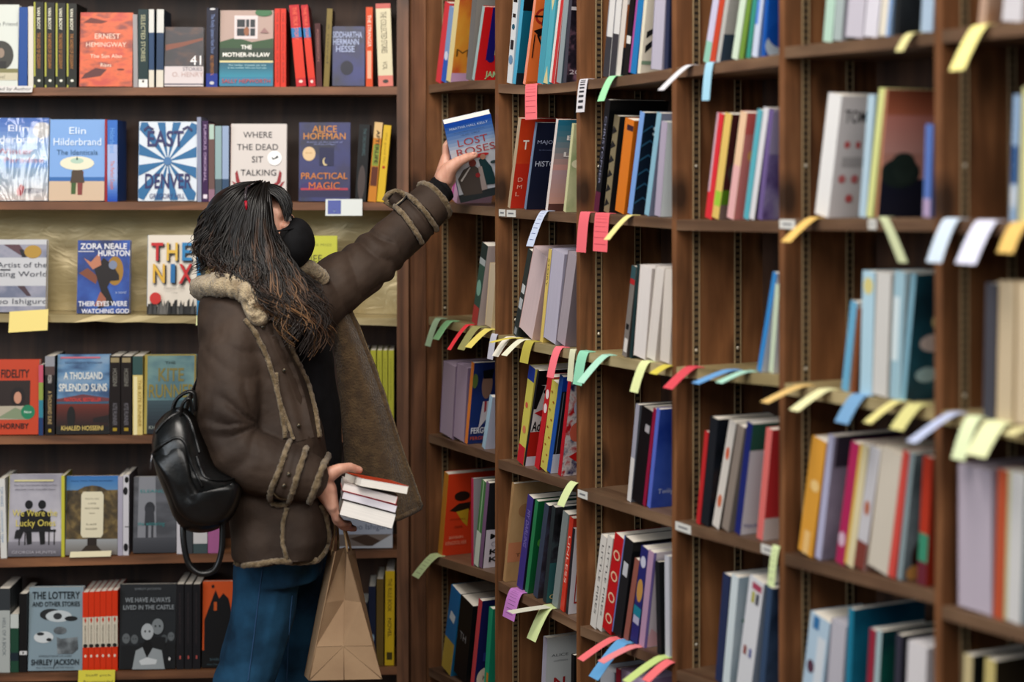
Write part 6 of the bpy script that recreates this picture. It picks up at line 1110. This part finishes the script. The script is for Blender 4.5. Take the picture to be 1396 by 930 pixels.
# ------------------------------------------------------------------ book held on the shelf by the raised hand
hw, hh_, ht_ = .119, .222, .028
TL = W3(605, 169.5, 4.350); roll = math.radians(13.0); yaw = math.radians(4)
rightv = Vector((math.cos(roll)*math.cos(yaw), math.sin(yaw), math.sin(roll))).normalized(); tip = math.radians(26); upv = Vector((-math.sin(roll)*math.cos(tip), -math.sin(tip), math.cos(roll)*math.cos(tip))); upv = (upv-rightv*upv.dot(rightv)).normalized(); outv = rightv.cross(upv)   # towards the viewer
M = Matrix((outv, rightv, upv)).transposed().to_4x4(); org = TL-upv*hh_-outv*ht_; M.translation = org
lr = [('g', 0, .62, 1, 1, 'c0c6d0', '2a63b4'), ('r', 0, .95, 1, 1, '2460b8'), ('t', 'MARTHA HALL KELLY', .5, .905, .82, 'c9d6ea', .028), ('t', 'NEW YORK TIMES BESTSELLING AUTHOR OF', .48, .855, .66, '5878a8', .014), ('t', 'LILAC GIRLS', .5, .815, .4, '5878a8', .02),
      ('t', 'LOST', .52, .69, .64, 'b05a5c', .085), ('t', 'ROSES', .55, .575, .82, 'b05a5c', .085), ('r', 0, 0, 1, .1, '3c4448'), ('p', [(.1, .08), (.5, .06), (.55, .36), (.42, .44), (.2, .4), (.05, .3)], '5c5450'), ('e', .42, .46, .08, .045, '8c4a44'),
      ('p', [(.6, .16), (.84, .14), (.8, .36), (.66, .52), (.56, .48)], '2c4c50'), ('e', .62, .535, .18, .022, 'b83a3e'), ('e', .66, .51, .06, .035, 'b08a78'), ('p', [(.5, .1), (.62, .1), (.6, .4), (.52, .4)], 'a89c98'), ('e', .86, .42, .07, .02, '4a5a5c'), ('p', [(.1, .28), (.34, .42), (.36, .41), (.12, .26)], 'c0bcb8'), ('e', .48, .3, .05, .03, '9c3c40')]
hb_ = make_book(ht_, hw, hh_, '3c66a0', 'c4c6cc', (0, 0, 0), (0, 0, 0), 'blue and white paperback with red title held up by the woman\'s hand', 'books held by the woman', lr, (), 'ece6da', backc='c8ccd4')
hb_.matrix_world = M
# ------------------------------------------------------------------ stack of books held in the other hand
def lying(cxr, top_l, top_r, Yr, t, w, h, yawd, col, topc, lab, page):
    """book lying with its tail edge to the viewer; top_l/top_r give the front edge's slope in px"""
    Rt = W3(cxr, top_r, Yr); a = math.radians(yawd); slope = math.atan2((top_r-top_l), 70.0)
    y_ = Vector((-math.cos(a)*math.cos(slope), -math.sin(a), math.sin(slope))).normalized()        # from spine (right) to fore edge (left)
    z_ = Vector((-math.sin(a), math.cos(a), -math.tan(math.radians(5.5)))); z_ = (z_-y_*z_.dot(y_)).normalized(); x_ = y_.cross(z_)
    M = Matrix((x_, y_, z_)).transposed().to_4x4(); M.translation = Rt
    o = make_book(t, w, h, col, col, (0, 0, 0), (0, 0, 0), lab, 'books held by the woman', (), (), page, backc=topc); o.matrix_world = M; return o
lying(557, 647, 662.6, 3.905, .0185, .109, .170, 16, 'c9c4bc', 'c4502a', 'orange-covered paperback on top of the stack held at her hip', 'e8e4dc')
lying(542.5, 658, 677.5, 3.905, .0172, .124, .172, 5, 'b84a50', 'c8c0bc', 'second book from top of the stack held at her hip', 'e4dcd8')
lying(542, 669.5, 689.5, 3.905, .0172, .124, .172, 5, '5a5048', 'b84a5a', 'third book from top, lilac-white pages, in the stack at her hip', 'dad6de')
lying(540.5, 681, 701, 3.905, .034, .122, .175, 5, '33302e', '3a3430', 'thick bottom book of the stack held at her hip', 'e6e2dc')
# ------------------------------------------------------------------ backpack
bp_ = empty('backpack', W3(262, 725, 3.85)); tag(bp_, 'small black leather backpack hanging at the woman\'s back', 'backpack')
def bpp(m, name): o = m.build(name); o.parent = bp_; o.location = -bp_.location; return o
m = MB(); pillow(m, [(212, 578), (226, 563), (246, 555), (264, 566), (276, 596), (296, 634), (322, 652), (330, 668), (322, 696), (306, 716), (282, 726), (256, 724), (240, 708), (228, 676), (214, 640), (207, 606)], 3.838, .08, BLK, 258, 640); main = bpp(m, 'bag_body')
mbv = bvh(main); mbv = BVHTree.FromPolygons([v.co for v in main.data.vertices], [tuple(p.vertices) for p in main.data.polygons])
m = MB(); pillow(m, [(208, 622), (236, 601), (246, 600), (256, 612), (268, 652), (286, 676), (312, 660), (327, 664), (322, 690), (304, 712), (270, 716), (244, 700), (228, 664)], 3.778, .032, BLK, 262, 672, wr=.003); pk = bpp(m, 'front_pocket')
def bline(path, rad, name, off=.002, mat=None, bv=mbv, dflt=3.78):
    m = MB(); m.tube([hit(bv, x, y, off, dflt) for x, y in dense(path, 10)], rad, mat or BLK, 8); return bpp(m, name)
bline([(212, 590), (228, 572), (246, 563), (258, 572), (266, 596), (272, 618)], .0035, 'piping'); bline([(208, 618), (222, 606), (240, 597), (252, 604), (262, 634), (276, 664)], .0035, 'zip')
bline([(268, 622), (274, 640), (282, 652), (304, 655), (322, 652)], .003, 'piping')
m = MB(); m.tube([W3(208, 618, 3.79), W3(206, 628, 3.785), W3(206, 640, 3.785)], [.0025, .002, .003], flat('8c8c90', .25, .8), 8); bpp(m, 'zip_puller')
m = MB(); m.tube(P(*dense([(234, 566, 3.86), (240, 546, 3.86), (254, 535, 3.86), (265, 537, 3.86), (266, 560, 3.86)], 8)), .011, BLK, 10, .4); bpp(m, 'grab_handle')
m = MB(); m.tube(P(*dense([(246, 572, 3.81), (249, 552, 3.80), (258, 543, 3.80), (262, 562, 3.81)], 8)), .011, BLK, 10, .35); bpp(m, 'grab_handle')
m = MB(); m.tube(P(*dense([(250, 700, 3.82), (250, 735, 3.81), (257, 768, 3.805), (274, 782, 3.805), (293, 776, 3.81), (302, 750, 3.815), (304, 706, 3.82)], 8)), .0075, BLK, 10, .9); bpp(m, 'shoulder_strap')
m = MB(); m.tube(P(*dense([(252, 566, 3.90), (258, 546, 3.96), (268, 524, 4.04), (276, 508, 4.07)], 8)), .011, BLK, 10, .35); bpp(m, 'shoulder_strap')
# ------------------------------------------------------------------ paper bag
kraft = cloth('brown_kraft_paper', '7d644c', '977d60', 5, .8, .25, 90, .002, .2)
kraft_in = cloth('kraft_inside', '7c6146', '8c6f50', 5, .85, .2, 90, .002, .2)
pbag = empty('paper_bag', W3(470, 926, 3.98)); tag(pbag, 'brown kraft paper carrier bag hanging from the woman\'s lower hand', 'bag')
def pbp(m, name): o = m.build(name); o.parent = pbag; o.location = -pbag.location; return o
Nb, Nbr = W3(421, 928, 3.88), W3(521, 926, 3.88); Fb = W3(414.5, 921, 4.09); Fbr = Nbr+(Fb-Nb)
Nt, Ntr = W3(457.5, 752, 3.93), W3(473, 753, 3.935); Ft, Ftr = W3(447.5, 750, 4.07), W3(484, 750, 4.08)
m = MB(); th = Vector((0, .0012, 0))
def side(u, v): return (Nb.lerp(Nt, v)).lerp(Nbr.lerp(Ntr, v), u)
def fold(v): return .012+.03*v
tv = .26
mid0 = side(.48, 0)+Vector((0, .0, 0)); midT = side(.48, tv)+Vector((0, .004, 0)); midU = side(.6, 1)+Vector((0, .05, 0))
mf = midT.lerp(midU, .45)+Vector((0, .008, 0)); La, Ra = side(0, tv), side(1, tv); Lf, Rf = side(0, .6), side(1, .6)
for poly in ([Nb, mid0, midT], [mid0, Nbr, midT], [Nb, midT, La], [Nbr, Ra, midT], [La, midT, mf, Lf], [midT, Ra, Rf, mf], [Lf, mf, midU, Nt], [mf, Rf, Ntr, midU]): m.poly(poly, kraft)
pbp(m, 'gusset')
m = MB()
for poly in ([Fb, Nb, La, Lf, Nt, Ft],): m.poly(poly, kraft); m.poly([p+Vector((.0012, 0, 0)) for p in poly][::-1], kraft_in)
pbp(m, 'side_panel'); m = MB()
for poly in ([Nbr, Fbr, Ftr, Ntr, Rf, Ra],): m.poly(poly, kraft); m.poly([p-Vector((.0012, 0, 0)) for p in poly][::-1], kraft_in)
pbp(m, 'side_panel'); m = MB(); m.poly([Fbr, Fb, Ft, (Ft+Ftr)/2-Vector((0, .05, 0)), Ftr], kraft); pbp(m, 'gusset')
m = MB(); m.poly([Nb, Fb, Fbr, Nbr], kraft); pbp(m, 'base')
m = MB(); m.tube([Nb.lerp(La, .0), La, Lf, Nt], .0012, kraft, 6); m.tube([mid0, midT, mf, midU], .001, kraft, 6); m.tube([Nb, midT, Nbr], .0012, kraft, 6); m.tube([La, midT, Ra], .0008, kraft, 6); pbp(m, 'crease')
tw = cloth('twisted_paper_cord', '8c7152', 'a58a66', 60, .8, .6, 200, .002, .2)
for a, b in (((452, 757, 3.99), (461, 756, 4.05)), ((474, 760, 3.965), (480, 758, 4.05))):
    m = MB(); top = (457, 711, 3.955) if a[0] < 460 else (466, 712, 3.955); top2 = (top[0]+2, top[1]+.5, 3.985)
    m.tube(P(*dense([a, ((a[0]+top[0])/2+1, 733, a[2]), top, top2, ((b[0]+top2[0])/2+1, 736, 4.02), b], 7)), .0026, tw, 8); pbp(m, 'handle')
